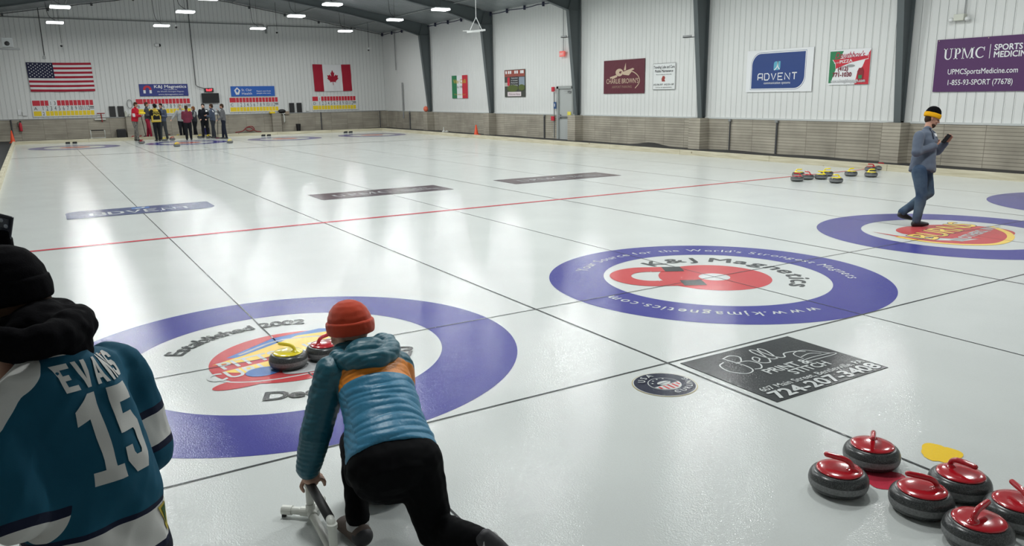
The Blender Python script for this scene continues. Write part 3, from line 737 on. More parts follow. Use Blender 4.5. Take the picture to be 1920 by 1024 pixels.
a.ring('hedge', (.78, .42), 0, .52, mat('poster_green', (.09, .12, .03), .8), sy=.32, n=20); a.ring('hedge', (1.62, .45), 0, .3, MATS['poster_green'], sy=.5, n=20)
a.rect('caption_card', .30, 1.58, .04, .25, mat('poster_pink', (.70, .62, .64), .7)); a.text('lettering', 'Welcome Home', .94, .09, .15, mat('print_plum', (.12, .02, .06), .6), shear=.3, width=1.05)
# maroon banner
MAR = mat('banner_maroon', (.10, .008, .022), .55, bump=(2.5, .4, .05)); GLD = mat('print_pale_gold', (.55, .42, .30), .5)
o, a = on_right(20.40, 17.84, 1.99, 3.31, 'sponsor_banner', MAR, 'maroon banner with a gold key and plane emblem above gold lettering', 'banner')
a.text('lettering', "CHARLIE BROWN'S", 1.19, .40, .27, GLD, bold=.004, width=2.02); a.text('lettering', 'AIRPORT PARKING', 1.18, .22, .13, mat('print_dull_gold', (.30, .20, .14), .6), width=1.25)
a.ring('key_bow', (1.02, .83), .0, .24, GLD, sy=.62, n=30); a.ring('key_hole', (1.10, .83), 0, .09, MAR, sy=.5, n=20)
a.poly('key_blade', [(.85, .74), (.42, .66), (.44, .60), (.56, .62), (.56, .56), (.66, .60), (.90, .66)], GLD)
a.poly('tail_fin', [(1.30, .90), (1.42, 1.20), (1.44, .92)], GLD)
a.poly('wing', [(1.10, .82), (1.86, .98), (1.96, .93), (1.30, .74)], GLD)
a.stroke('swoosh', [[(1.30, .80), (1.75, .86), (2.12, .72), (2.28, .52), (2.22, .36), (2.02, .20)]], .035, GLD)
a.poly('nose', [(1.25, .74), (1.62, .70), (1.80, .84), (1.55, .90)], GLD)
# lube sign
o, a = on_right(17.35, 16.12, 2.11, 3.08, 'sponsor_sign', PAPER, 'white framed mobile lube service sign right of the maroon banner', 'sign', th=.02)
a.stroke('sign_frame', [[(.01, .01), (1.22, .01), (1.22, .96), (.01, .96), (.01, .01)]], .02, GALV, smooth=False)
a.text('lettering', 'Traveling Lube and Care', .615, .78, .15, DIG, bold=.02, width=1.14); a.text('lettering', 'Mobile Maintenance', .615, .64, .14, DIG, bold=.02, width=1.0)
a.text('lettering', 'We can oil change your vehicle today', .615, .54, .06, DIG, width=.86)
a.poly('red_emblem', [(.52, .30), (.50, .40), (.56, .50), (.66, .50), (.70, .42), (.66, .38), (.70, .30)], mat('print_brick', (.30, .04, .03), .6))
a.text('lettering', '(412) 506-7677   (412) 531-1387', .615, .16, .09, DIG, bold=.01, width=1.12); a.text('lettering', 'Call for an appointment', .615, .07, .06, DIG, width=.9)
# white banner with navy shape
NAVY = mat('banner_navy', (.012, .045, .20), .45); CYAN = mat('print_cyan', (.10, .38, .52), .5)
o, a = on_right(12.71, 10.10, 1.97, 3.29, 'sponsor_banner', PW, 'white banner with a large navy leaf-shaped panel, wall right of the lube sign', 'banner')
def leafshape(x0, x1, y0, y1, r):
    P = [(x0, y0)]; 
    P += [(x1-r+r*math.sin(t), y0+r-r*math.cos(t)) for t in [PI/2*k/10 for k in range(11)]]
    P += [(x1, y1)]
    P += [(x0+r-r*math.sin(t), y1-r+r*math.cos(t)) for t in [PI/2*k/10 for k in range(11)]]
    return P
a.poly('outline', leafshape(.19, 2.36, .07, 1.25, .40), NAVY); a.poly('outline', leafshape(.20, 2.35, .08, 1.24, .40), PW); a.poly('navy_panel', leafshape(.23, 2.32, .11, 1.21, .37), NAVY)
a.poly('leaf_emblem', leafshape(1.12, 1.38, .68, .95, .08), CYAN); a.stroke('emblem_path', [[(1.15, .68), (1.25, .78), (1.28, .95)], [(1.36, .70), (1.29, .78), (1.28, .95)]], .03, PW)
def advent(a, x0, x1, y, h, w, m, nm='lettering'):
    """squared capitals drawn as strokes"""
    n = 6; cw = (x1-x0)/n*.72; gp = (x1-x0-cw*n)/(n-1); L = []
    for i, ch in enumerate('ADVENT'):
        x = x0+i*(cw+gp); r = h*.25
        if ch == 'A': L += [[(x, y), (x, y+h-r), (x+r*.3, y+h-r*.3), (x+r, y+h), (x+cw, y+h), (x+cw, y)], [(x, y+h*.38), (x+cw, y+h*.38)]]
        if ch == 'D': L += [[(x, y), (x, y+h), (x+cw-r, y+h), (x+cw, y+h-r), (x+cw, y+r), (x+cw-r, y), (x, y)]]
        if ch == 'V': L += [[(x, y+h), (x+cw/2, y), (x+cw, y+h)]]
        if ch == 'E': L += [[(x+cw, y+h), (x, y+h), (x, y), (x+cw, y)], [(x, y+h*.5), (x+cw*.8, y+h*.5)]]
        if ch == 'N': L += [[(x, y), (x, y+h), (x+cw-r, y+h), (x+cw, y+h-r), (x+cw, y)]] if False else [[(x, y), (x, y+h), (x+cw, y), (x+cw, y+h)]]
        if ch == 'T': L += [[(x, y+h), (x+cw, y+h)], [(x+cw/2, y+h), (x+cw/2, y)]]
    a.stroke(nm, L, w, m, smooth=False)
advent(a, .50, 2.04, .38, .20, .035, PW)
a.text('lettering', 'communication systems', 1.28, .25, .11, PW, width=1.05)
# pizza banner
o, a = on_right(9.51, 8.18, 2.15, 3.15, 'sponsor_banner', PW, 'small green, white and red pizza banner between white and purple banners', 'banner')
a.poly('green_field', [(0, .05), (.08, .05), (.16, .30), (.30, .62), (.45, .96), (0, .96)], GRN); a.poly('red_field', [(1.33, 0), (.88, 0), (.95, .35), (1.10, .50), (1.20, .75), (1.33, .96)], PRED)
a.poly('red_pennant', [(.10, .72), (1.20, .80), (1.26, .72), (.70, .62), (.22, .46), (.20, .60)], PRED)
a.stroke('pennant_edge', [[(.10, .72), (.20, .60), (.22, .44), (.70, .61), (1.27, .71), (1.27, .84), (1.14, .86)]], .018, PW, smooth=False)
a.text('lettering', "Doughboy's", .65, .76, .24, mat('print_crimson', (.42, .02, .06), .6), bold=.012, shear=.35, width=.98)
a.text('lettering', 'PIZZA', .55, .625, .12, PW, bold=.02, rot=.08, width=.42); a.text('lettering', 'BEST PIZZA', .24, .61, .05, PW, rot=.08, width=.16)
a.ring('pizza_peel', (.72, .53), 0, .14, mat('print_grey', (.3, .31, .31), .6), sy=.28, n=20)
a.poly('oven', [(.98, .12), (.95, .36), (1.0, .46), (1.12, .46), (1.16, .36), (1.15, .12)], mat('print_dark_red', (.25, .01, .02), .6)); a.rect('oven_front', 1.00, 1.11, .16, .26, GRN)
a.text('lettering', '(412)', .47, .40, .17, mat('print_maroon', (.18, .01, .03), .6), bold=.035, width=.34); a.text('lettering', '771-1030', .45, .23, .17, MATS['print_maroon'], bold=.035, width=.64)
a.text('lettering', 'www.doughboyspgh.com', .66, .065, .13, DIG, bold=.04, width=1.16); a.text('lettering', 'www.doughboyspgh.com', .66, .065, .13, PW, bold=.012, width=1.14)
# purple banner
PUR = mat('banner_purple', (.075, .016, .10), .5)
o, a = on_right(6.27, 2.9, 1.91, 3.235, 'sponsor_banner', PUR, 'large purple medical banner at the right edge above the block wall', 'banner')
def serif_caps(a, x0, y, h, m, nm='lettering'):
    """U P M C with thick and thin strokes and serifs"""
    t, s = h*.17, h*.07
    def R(p, q, r, u): return [(p, r), (q, r), (q, u), (p, u)]
    P = []; x = x0
    P += [R(x+.10*h, x+.10*h+t, y+.28*h, y+h), R(x, x+.36*h, y+h-s, y+h), R(x+.70*h, x+.70*h+s, y+.28*h, y+h), R(x+.58*h, x+.88*h, y+h-s, y+h)]
    n = 12; cx, cy, ro = x+.10*h+(.60*h+s)/2, y+.30*h, (.60*h+s)/2
    for k in range(n):
        a0, a1 = PI+PI*k/n, PI+PI*(k+1)/n; w = lambda q: s+(t-s)*max(0, -math.cos(q))
        P.append([(cx+ro*math.cos(a0), cy+ro*math.sin(a0)), (cx+ro*math.cos(a1), cy+ro*math.sin(a1)), (cx+(ro-w(a1))*math.cos(a1), cy+(ro-w(a1))*math.sin(a1)), (cx+(ro-w(a0))*math.cos(a0), cy+(ro-w(a0))*math.sin(a0))])
    x += h*1.0
    P += [R(x+.10*h, x+.10*h+t, y, y+h), R(x, x+.38*h, y, y+s), R(x, x+.4*h, y+h-s, y+h)]
    cx, cy, ro = x+.34*h, y+.72*h, .28*h
    for k in range(n):
        a0, a1 = -PI/2+PI*k/n, -PI/2+PI*(k+1)/n; w = lambda q: s+(t*.9-s)*max(0, math.cos(q))
        P.append([(cx+ro*math.cos(a0), cy+ro*math.sin(a0)), (cx+ro*math.cos(a1), cy+ro*math.sin(a1)), (cx+(ro-w(a1))*math.cos(a1), cy+(ro-w(a1))*math.sin(a1)), (cx+(ro-w(a0))*math.cos(a0), cy+(ro-w(a0))*math.sin(a0))])
    P += [R(x+.2*h, x+.35*h, y+.44*h, y+.44*h+s)]
    x += h*.74
    P += [R(x+.08*h, x+.08*h+s, y, y+h), R(x, x+.26*h, y, y+s), R(x, x+.2*h, y+h-s, y+h), R(x+.88*h, x+.88*h+t, y, y+h), R(x+.78*h, x+1.16*h, y, y+s), R(x+.9*h, x+1.14*h, y+h-s, y+h),
          [(x+.06*h, y+h), (x+.06*h+t, y+h), (x+.60*h, y+.02*h), (x+.52*h, y+.02*h)], [(x+.54*h, y+.02*h), (x+.60*h, y+.02*h), (x+.94*h, y+h), (x+.86*h, y+h)]]
    x += h*1.22; cx, cy, ro = x+.5*h, y+.5*h, .5*h
    for k in range(22):
        a0, a1 = PI*.24+PI*1.52*k/22, PI*.24+PI*1.52*(k+1)/22; w = lambda q: s+(t*1.05-s)*max(0, -math.cos(q))
        P.append([(cx+ro*.92*math.cos(a0), cy+ro*math.sin(a0)), (cx+ro*.92*math.cos(a1), cy+ro*math.sin(a1)), (cx+(ro-w(a1))*.92*math.cos(a1), cy+(ro-w(a1))*math.sin(a1)), (cx+(ro-w(a0))*.92*math.cos(a0), cy+(ro-w(a0))*math.sin(a0))])
    P += [R(cx+.30*h, cx+.30*h+s, y+.66*h, y+h)]
    a.polys(nm, P, m); return x+h
xe = serif_caps(a, .20, .82, .27, PW); a.rect('divider_bar', 1.36, 1.375, .80, 1.14, PW)
a.text('lettering', 'SPORTS', 1.46, .99, .20, PW, 'LEFT', bold=.022, width=.66); a.text('lettering', 'MEDICINE', 1.46, .82, .20, PW, 'LEFT', bold=.022, width=.86)
a.text('lettering', 'UPMCSportsMedicine.com', 1.22, .44, .19, PW, bold=.008, width=1.72); a.text('lettering', '1-855-93-SPORT (77678)', 1.18, .17, .19, PW, bold=.008, width=1.60)
a.polys('grommets', [[(x+.012*math.cos(t), 1.295+.012*math.sin(t)) for t in [k*PI/4 for k in range(8)]] for x in (.05, 1.3, 2.6)], GLD)

# ------------------------------------------------------------------ targets and adverts frozen in the ice
def target(x, y, rings, label, near=True):
    c = empty('curling_target', (x, y, 0), 0, label, 'curling target', 'curling targets frozen in the ice')
    a = Art((x, y, 0), (1, 0, 0), (0, 1, 0), c); 
    for nm, r0, r1, m, h in rings: a.ring(nm, (0, 0), r0, r1, m, h=h, n=128)
    a.k = 8; a.step = .00025; return c, a
BR = ('blue_ring', 1.219, 1.829, ICE_PURPLE, .0012)
c, a = target(0, 0, [BR], 'blue curling ring with club logo, behind the person in teal jacket')
a.ring('red_oval', (.03, -.02), 0, .66, ICE_RED, sy=.92, rot=.5); a.ring('red_tail', (-.42, -.45), 0, .26, ICE_RED, sy=.38, rot=.1, n=40)
a.stroke('white_outline', [[(-.66, -.22), (-.5, -.42), (-.2, -.52), (.2, -.5), (.5, -.3)]], .02, ICE_TXT)
a.poly('blue_band', [(-.45, .18), (.0, .50), (.42, .56), (.60, .44), (.2, .40), (-.3, .10)], ICE_BLUE)
a.poly('yellow_band', [(-.58, .06), (-.30, .18), (.2, .46), (.58, .42), (.62, .05), (.3, -.12), (.0, .06), (-.3, .0)], ICE_YEL)
a.stroke('grey_arches', [[(-.35, .2), (.0, .40), (.30, .36), (.5, .22)]], .03, ICE_GREY)
a.polys('yellow_stripe', [[(-.55, -.14), (-.1, -.06), (.0, -.20), (-.4, -.26)]], ICE_YEL)
a.text('lettering', 'PITTSBURGH', .05, .00, .25, ICE_TXT, bold=.018, rot=.16, width=1.16); a.text('lettering', 'CURLING CLUB', .02, -.23, .25, ICE_TXT, bold=.018, rot=.16, width=1.38)
a.ring('blue_stone_print', (-.28, -.30), 0, .13, ICE_BLUE, sy=.8, n=24); a.ring('grey_stone_print', (.13, -.36), 0, .30, ICE_GREY, sy=.45, n=32, rot=.2); a.ring('grey_stone_print', (.13, -.36), .24, .27, ICE_TXT, sy=.45, n=32, rot=.2)
a.arc_text('lettering', 'Established 2002', (0, 0), .86, math.radians(149), math.radians(66), .215, ICE_LINE, bold=.028)
a.arc_text('lettering', 'Dedicated 2020', (0, 0), .98, math.radians(-116), math.radians(-22), .22, ICE_LINE, bold=.028, inward=True, sx=1.15)
c, a = target(SHEET, 0, [BR, ('red_disc', .17, .61, ICE_RED, .0012), ('button', 0, .17, ICE_TXT, .0018)], 'blue ring with red centre and magnet company lettering around it')
a.arc_text('lettering', 'K&J Magnetics', (0, 0), .80, math.radians(104), math.radians(-66), .32, ICE_LINE, bold=.024, sx=1.2)
a.arc_text('lettering', "Your Source for the World's Strongest Magnets", (0, 0), 1.43, math.radians(134), math.radians(-38), .19, ICE_TXT, bold=.006)
a.arc_text('lettering', 'www.kjmagnetics.com', (0, 0), 1.43, math.radians(-95), math.radians(-180), .19, ICE_TXT, bold=.006)
# plain horseshoe magnet
rot = math.radians(120)
a.ring('horseshoe', (-.55, .42), .22, .46, ICE_RED, a0=math.radians(50), a1=math.radians(250), n=32, rot=0)
def along(px, py, dx, dy, w, L): 
    d = Vector((dx, dy)).normalized(); n_ = Vector((-d.y, d.x))*w/2; p = Vector((px, py)); return [tuple(p+n_), tuple(p+n_+d*L), tuple(p-n_+d*L), tuple(p-n_)]
d_ = (math.cos(math.radians(-30)), math.sin(math.radians(-30)))
P1 = (-.55+.34*math.cos(math.radians(52)), .42+.34*math.sin(math.radians(52))); P2 = (-.55+.34*math.cos(math.radians(248)), .42+.34*math.sin(math.radians(248)))
a.polys('horseshoe_arms', [along(P1[0], P1[1], d_[0], d_[1], .24, .16), along(P2[0], P2[1], d_[0], d_[1], .24, .22)], ICE_RED)
a.polys('horseshoe_tips', [along(P1[0]+d_[0]*.16, P1[1]+d_[1]*.16, d_[0], d_[1], .24, .22), along(P2[0]+d_[0]*.22, P2[1]+d_[1]*.22, d_[0], d_[1], .24, .24)], ICE_BLACK)
c, a = target(2*SHEET, 0, [BR], 'blue ring with yellow and red logo under the man in the grey pullover')
a.ring('red_disc', (.12, .08), 0, .80, ICE_RED, sy=.72, rot=-.5)
L = [(-.82, .74), (-.90, .3), (-.92, -.15), (-.72, -.55), (-.35, -.75), (.15, -.66), (.60, -.40), (.95, .02)]
a.poly('red_sweep', L+[(.70, .02), (.3, -.28), (-.1, -.44), (-.5, -.40), (-.76, -.12), (-.82, .3)], ICE_RED)
a.stroke('yellow_sweep', [L[1:]], .09, ICE_YEL)
a.text('lettering', 'BURNS', .06, .02, .56, ICE_LINE, bold=.035, rot=.18, width=1.74, shear=.2); a.text('lettering', 'BURNS', .06, .02, .56, ICE_YEL, bold=.012, rot=.18, width=1.70, shear=.2)
a.text('lettering', 'BROTHERS, INC.', .24, -.24, .21, ICE_TXT, bold=.05, rot=.20, width=1.62); a.text('lettering', 'BROTHERS, INC.', .24, -.24, .21, ICE_GREY, bold=.02, rot=.20, width=1.60)
target(3*SHEET, 0, [BR, ('red_disc', .1, .61, ICE_RED, .0012)], 'blue ring cut by the right edge of the picture')
nm = ['farthest blue ring with red centre under scoreboard A', 'far blue ring with red centre where the group of players stands', 'farthest blue ring with red centre under scoreboard C', 'farthest blue ring with red centre under the maple leaf flag']
for i in range(4):
    target(i*SHEET, TEE, [BR, ('red_disc', .15, .61, ICE_RED, .0012)], nm[i])
def advert(x0, x1, y0, y1, m, label, h=.0048):
    o = obj('ice_advert', mbox(x0, x1, y0, y1, .0005, h), m); tag(o, label, 'ice advert'); a = Art((x0, y0, h), (1, 0, 0), (0, 1, 0), o); a.step = .0006; return o, a
bm = bmesh.new(); P = leafshape(-1.22, 1.28, 9.45, 10.50, .30); bm.faces.new([bm.verts.new((p[0], p[1], .0048)) for p in P])
o = tag(obj('ice_advert', bm, ICE_ADV), 'slate blue advert in the ice left of the two dark plum ones', 'ice advert'); a = Art((-1.22, 9.45, .0048), (1, 0, 0), (0, 1, 0), o); a.step = .0006
advent(a, .40, 2.10, .22, .36, .06, ICE_TXT); a.poly('leaf_emblem', leafshape(1.10, 1.42, .70, .98, .08), ICE_BLUE); a.stroke('emblem_path', [[(1.15, .72), (1.30, .84), (1.32, .97)]], .05, ICE_TXT)
for x0, x1, y0, y1, lab in ((3.26, 6.20, 9.22, 10.24, 'dark plum advert in the ice, middle one of the three beyond the red line'), (7.80, 10.88, 9.2, 10.24, 'dark plum advert in the ice farthest right beyond the red line')):
    o, a = advert(x0, x1, y0, y1, ICE_PLUM, lab); serif_caps(a, .36, .34, .34, ICE_GREY)
    a.text('lettering', 'SPORTS', 1.86, .52, .20, ICE_GREY, 'LEFT', bold=.02, width=.7); a.text('lettering', 'MEDICINE', 1.86, .30, .20, ICE_GREY, 'LEFT', bold=.02, width=.9)
# Bell advert
o, a = advert(2.43, 3.63, -2.80, -1.89, ICE_BLACK, 'charcoal print and stitch advert frozen in the ice, right of the round badge')
a.stroke('script_lettering', [[(.28, .74), (.20, .70), (.17, .58), (.24, .48), (.33, .50), (.36, .60), (.335, .80)], [(.33, .80), (.43, .82), (.47, .76), (.40, .68), (.34, .67)], [(.36, .68), (.46, .66), (.48, .57), (.42, .50), (.36, .51)],
   [(.50, .60), (.57, .65), (.56, .70), (.51, .66), (.51, .58), (.57, .55), (.62, .60)], [(.62, .60), (.69, .78), (.66, .83), (.63, .74), (.64, .60), (.69, .58)], [(.69, .58), (.76, .76), (.74, .82), (.70, .74), (.71, .60), (.76, .57), (.82, .63), (.92, .62), (1.0, .57)]], .012, ICE_TXT)
a.stroke('iron_drawing', [[(.84, .46), (.87, .58), (1.0, .60), (1.08, .50), (1.12, .44)], [(.80, .44), (.95, .45), (1.14, .43), (1.12, .40), (.82, .41), (.80, .44)], [(.86, .50), (.98, .52), (1.06, .47)]], .009, ICE_TXT)
a.text('lettering', 'PRINT &', .60, .375, .135, ICE_TXT, bold=.02, width=.46); a.text('lettering', 'STITCH', .72, .27, .125, ICE_TXT, bold=.022, width=.40)
a.text('lettering', '607 Main Street, Bentleyville, PA', .61, .165, .085, ICE_TXT, bold=.012, width=1.10); a.text('lettering', '724-207-3408', .61, .025, .165, ICE_TXT, bold=.028, width=1.12)
# round badge
c = empty('ice_badge', (2.037, -2.15, 0), 0, 'small round navy curling badge in the ice beside the charcoal advert', 'ice advert')
a = Art((2.037, -2.15, .001), (1, 0, 0), (0, 1, 0), c); R = .228
a.ring('gold_rim', (0, 0), 0, R, ICE_GOLD); a.ring('white_rim', (0, 0), 0, R-.006, ICE_TXT); a.ring('navy_disc', (0, 0), 0, R-.014, ICE_NAVY)
a.ring('inner_ring', (0, 0), 0, .118, ICE_TXT, n=48); a.ring('inner_disc', (0, 0), 0, .112, ICE_NAVY, n=48)
seg = [(.112*math.cos(t), .112*math.sin(t)) for t in [math.radians(-170+160*k/24) for k in range(25)]]
a.poly('shield', seg, ICE_TXT); st = []
for k in range(5):
    x = -.08+k*.04; yb = -math.sqrt(max(0, .110**2-x*x)); st.append([(x-.009, -.03), (x+.009, -.03), (x+.009, yb+.006), (x-.009, yb+.006)])
a.polys('red_stripes', st, ICE_RED); a.ring('stone_print', (-.0, .008), 0, .055, ICE_TXT, sy=.6, n=24); a.stroke('stone_band', [[(-.055, .0), (.055, .012)]], .006, ICE_NAVY)
a.polys('stars', [[(cx+.008*math.cos(t), cy+.008*math.sin(t)) for t in [k*PI/3 for k in range(6)]] for cx, cy in ((-.08, .035), (-.045, .07), (0, .082), (.045, .07))], ICE_TXT)
a.arc_text('lettering', 'USA', (0, 0), .135, math.radians(150), math.radians(78), .072, ICE_TXT, bold=.012)
a.arc_text('lettering', 'CURLING', (0, 0), .192, math.radians(-112), math.radians(2), .060, ICE_TXT, bold=.010, inward=True)
# spilled dye
def blob(cx, cy, rx, ry, seed, m, label, rot=0):
    P = []
    for k in range(48):
        t = 2*PI*k/48; w = 1+.28*noise.noise(Vector((math.cos(t)*1.4+seed, math.sin(t)*1.4, seed)))+.06*noise.noise(Vector((math.cos(t)*6, math.sin(t)*6, seed)))
        x, y = rx*w*math.cos(t), ry*w*math.sin(t); P.append((cx+x*math.cos(rot)-y*math.sin(rot), cy+x*math.sin(rot)+y*math.cos(rot)))
    bm = bmesh.new(); bm.faces.new([bm.verts.new((p[0], p[1], .0022)) for p in P]); tag(obj('dye_spill', bm, m), label, 'dye spill')
pz = Zp(1762, 850); blob(pz.x, pz.y, .125, .105, 3.3, ICE_SPLY, 'yellow dye patch on the ice above the red stones', .5)
pz = Zp(1658, 898); blob(pz.x, pz.y, .12, .10, 1.2, ICE_SPLR, 'red dye patch on the ice among the red stones', .3)

# ------------------------------------------------------------------ curling stones
def granite():
    m = bpy.data.materials.new('granite'); m.use_nodes = True; nt = m.node_tree; b = nt.nodes['Principled BSDF']
    tc = nt.nodes.new('ShaderNodeTexCoord'); n = nt.nodes.new('ShaderNodeTexNoise'); n.inputs['Scale'].default_value = 210; n.inputs['Detail'].default_value = 4
    nt.links.new(tc.outputs['Object'], n.inputs['Vector'])
    r = nt.nodes.new('ShaderNodeValToRGB'); r.color_ramp.elements[0].position = .40; r.color_ramp.elements[0].color = (.018, .020, .021, 1)
    r.color_ramp.elements[1].position = .70; r.color_ramp.elements[1].color = (.085, .09, .09, 1); nt.links.new(n.outputs['Fac'], r.inputs[0])
    nt.links.new(r.outputs[0], b.inputs['Base Color']); b.inputs['Roughness'].default_value = .28; return m
GRAN = granite()
BAND = mat('granite_band', (.15, .155, .158), .75, var=(90, (.23, .235, .235), 1.0))
CAPR = mat('stone_handle_red', (.42, .006, .014), .16, coat=.6); CAPY = mat('stone_handle_yellow', (.72, .58, .010), .18, coat=.6)
PRT = mat('handle_print', (.75, .35, .04), .5)
def stone_proto(m, pm):
    root = empty('curling_stone', (0, 0, 0)); 
    bm = bmesh.new(); R = .1455
    prof = [(0, .0), (.062, 0), (.068, .003), (.09, .006)]
    for k in range(0, 15):
        t = -PI/2*.92+PI*.92*k/14; prof.append((.098+.0475*math.cos(t)**.8 if math.cos(t) > 0 else .098, .060+.054*math.sin(t)))
    prof += [(.085, .1165), (0, .118)]
    lathe(bm, prof, 64)
    for f in bm.faces:
        z = f.calc_center_median().z; rr = f.calc_center_median().xy.length
        if .040 < z < .070 and rr > .135: f.material_index = 1
    b = obj('granite_body', bm, [GRAN, BAND], root, True)
    bm = bmesh.new(); lathe(bm, [(0, .112), (.106, .112), (.111, .116), (.1105, .119), (.104, .1225), (.08, .1275), (.04, .1305), (0, .131)], 56)
    cap = obj('cap', bm, m, root, True)
    # goose-neck handle: base on +x side, grip runs towards -x
    bm = bmesh.new(); path = spline([(.062, 0, .122), (.060, 0, .140), (.052, 0, .160), (.030, 0, .174), (.0, 0, .178), (-.035, 0, .179), (-.070, 0, .180)], 5)
    n = len(path); rs = []
    for i in range(n):
        t = i/(n-1); rs.append(.024-.010*min(1, t/.18) if t < .18 else .0135+.0015*math.sin((t-.3)*4))
    tube(bm, path, rs, 14, cap=True); ell(bm, path[-1], Vector((1, 0, 0)), Vector((0, 1, 0)), Vector((0, 0, 1)), .012, .0135, .0135, 12, 8)
    ell(bm, Vector((.060, 0, .124)), Vector((1, 0, 0)), Vector((0, 1, 0)), Vector((0, 0, 1)), .036, .028, .016)
    h = obj('handle', remesh_bm(bm, .004, 6), m, root, True)
    bm = bmesh.new(); rnd = random.Random(2)
    for side in (1, -1):
        for r_ in range(4):
            x = -.045+rnd.uniform(0, .012)
            while x < .035:
                w = rnd.uniform(.004, .010); y = side*(.045+r_*.0105) 
                def zt(x, y): return .1315-.0009*((math.hypot(x, y)/.025)**2)+.0008
                q = [(x, y), (x+w, y), (x+w, y+.0055), (x, y+.0055)]
                bm.faces.new([bm.verts.new((a_, b_, zt(a_, b_))) for a_, b_ in q]); x += w+.003
    if pm: obj('cap_print', bm, pm, root)['label'] = 'small orange print on the cap'
    else: bm.free()
    return root
def remesh_bm(bm, vox, smooth=4, fac=.5):
    bmesh.ops.recalc_face_normals(bm, faces=bm.faces)
    me = bpy.data.meshes.new('tmp'); bm.to_mesh(me); bm.free(); o = bpy.data.objects.new('tmp', me); COL.objects.link(o)
    md = o.modifiers.new('r', 'REMESH'); md.mode = 'VOXEL'; md.voxel_size = vox; md.use_smooth_shade = True
    if smooth: s = o.modifiers.new('s', 'SMOOTH'); s.iterations = smooth; s.factor = fac
    m2 = bpy.data.meshes.new_from_object(o.evaluated_get(bpy.context.evaluated_depsgraph_get())); bpy.data.objects.remove(o); bpy.data.meshes.remove(me)
    b = bmesh.new(); b.from_mesh(m2); bpy.data.meshes.remove(m2); return b
def copy_tree(o, parent=None):
    c = o.copy(); COL.objects.link(c)
    if parent: c.parent = parent
    for ch in list(o.children): copy_tree(ch, c)
    return c
red0 = stone_proto(CAPR, PRT); yel0 = stone_proto(CAPY, PRT); used = {}
def stone(col, px, py, ang, label, group):
    """centre of the granite body at photo pixel; ang = world direction of the grip's tip"""
    src = red0 if col == 'r' else yel0; P = Zp(px, py, .060)
    s = src if col not in used else copy_tree(src); used[col] = 1
    s.location = (P.x, P.y, .0012); s.rotation_euler = (0, 0, ang+PI); tag(s, label, 'curling stone', group); return s
def dirang(a, b):
    p, q = Zp(*a, .17), Zp(*b, .17); return math.atan2(q.y-p.y, q.x-p.x)
g = 'red stones at the near right corner'
stone('r', 1572, 899, dirang((1592, 870), (1552, 860)), 'red-handled stone farthest left in the near group, left of the red dye', g)
stone('r', 1634, 852, dirang((1636, 815), (1634, 836)), 'red-handled stone topmost in the near group, touching the dividing line', g)
stone('r', 1727, 936.5, dirang((1768, 905), (1705, 893)), 'red-handled stone in the middle of the near group, right of the red dye', g)
stone('r', 1799, 907, dirang((1785, 868), (1828, 887)), 'red-handled stone just below the yellow dye patch', g)
stone('r', 1833, 996, dirang((1826, 958), (1855, 938)), 'red-handled stone lowest in the near group', g)
stone('r', 1908, 961, dirang((1925, 935), (1888, 905)), 'red-handled stone cut by the right picture edge', g)
g = 'stones on the target in front of the person in the teal jacket'
stone('y', 541, 674, dirang((556, 650), (524, 647)), 'yellow-handled stone on the club logo', None)
stone('r', 609, 658, dirang((592, 645), (625, 633)), 'red-handled stone half hidden behind the orange beanie', None)
stone('y', 718, 908, 1.9, 'dark stone on the ice under the crouching person', None)
g = 'stones by the right end of the red line'
R_ = dirang((1500, 330), (1520, 330))
for c, px, py, an, lab in (('r', 1494.6, 335, 2.5, 'front left red-handled stone of the waiting group'), ('y', 1497, 327, R_, 'yellow-handled stone behind the leftmost red one'), ('r', 1514.0, 331.8, 1.6, 'red-handled stone, second from left in the waiting group'),
    ('y', 1539.3, 331.2, R_+2.6, 'yellow-handled stone, third from left in front, waiting group'), ('y', 1550.4, 325.6, R_, 'yellow-handled stone behind the third front one on the red line'), ('y', 1567.7, 338, R_+PI, 'yellow-handled stone nearest the camera in the waiting group'),
    ('y', 1595.5, 325.5, R_+.4, 'yellow-handled stone standing alone on the red line'), ('y', 1633.2, 327.2, R_, 'yellow-handled stone in front of two red ones by the board'), ('r', 1633, 316.8, R_+PI, 'red-handled stone directly behind the yellow one near the board'), ('r', 1652, 314.6, R_+PI, 'red-handled stone farthest right against the timber board')):
    stone(c, px, py, an, lab, g)
g = 'stones around the players at the far end'
for c, px, py, lab in (('r', 265.7, 267, 'lone grey-bodied stone front left of the far players'), ('r', 250, 259.5, 'red-handled stone at the feet of the player in red'), ('r', 264.5, 258.5, 'red-handled stone between the two left far players'), ('y', 308.5, 262.3, 'yellow-handled stone right of the player in black and gold'),
    ('r', 323, 260.8, 'red-handled stone in the open gap between the far players'), ('y', 331.8, 272.4, 'yellow-handled stone in front of all far players'), ('y', 334.3, 256.8, 'yellow-handled stone behind the others in the gap'), ('y', 375.3, 256.6, 'yellow-handled stone by the woman with a light shirt'),
    ('y', 391, 257, 'yellow-handled stone at the feet of the player in black'), ('y', 431, 266, 'yellow-handled stone right of all far players')):
    stone(c, px, py, -.6, lab, g)

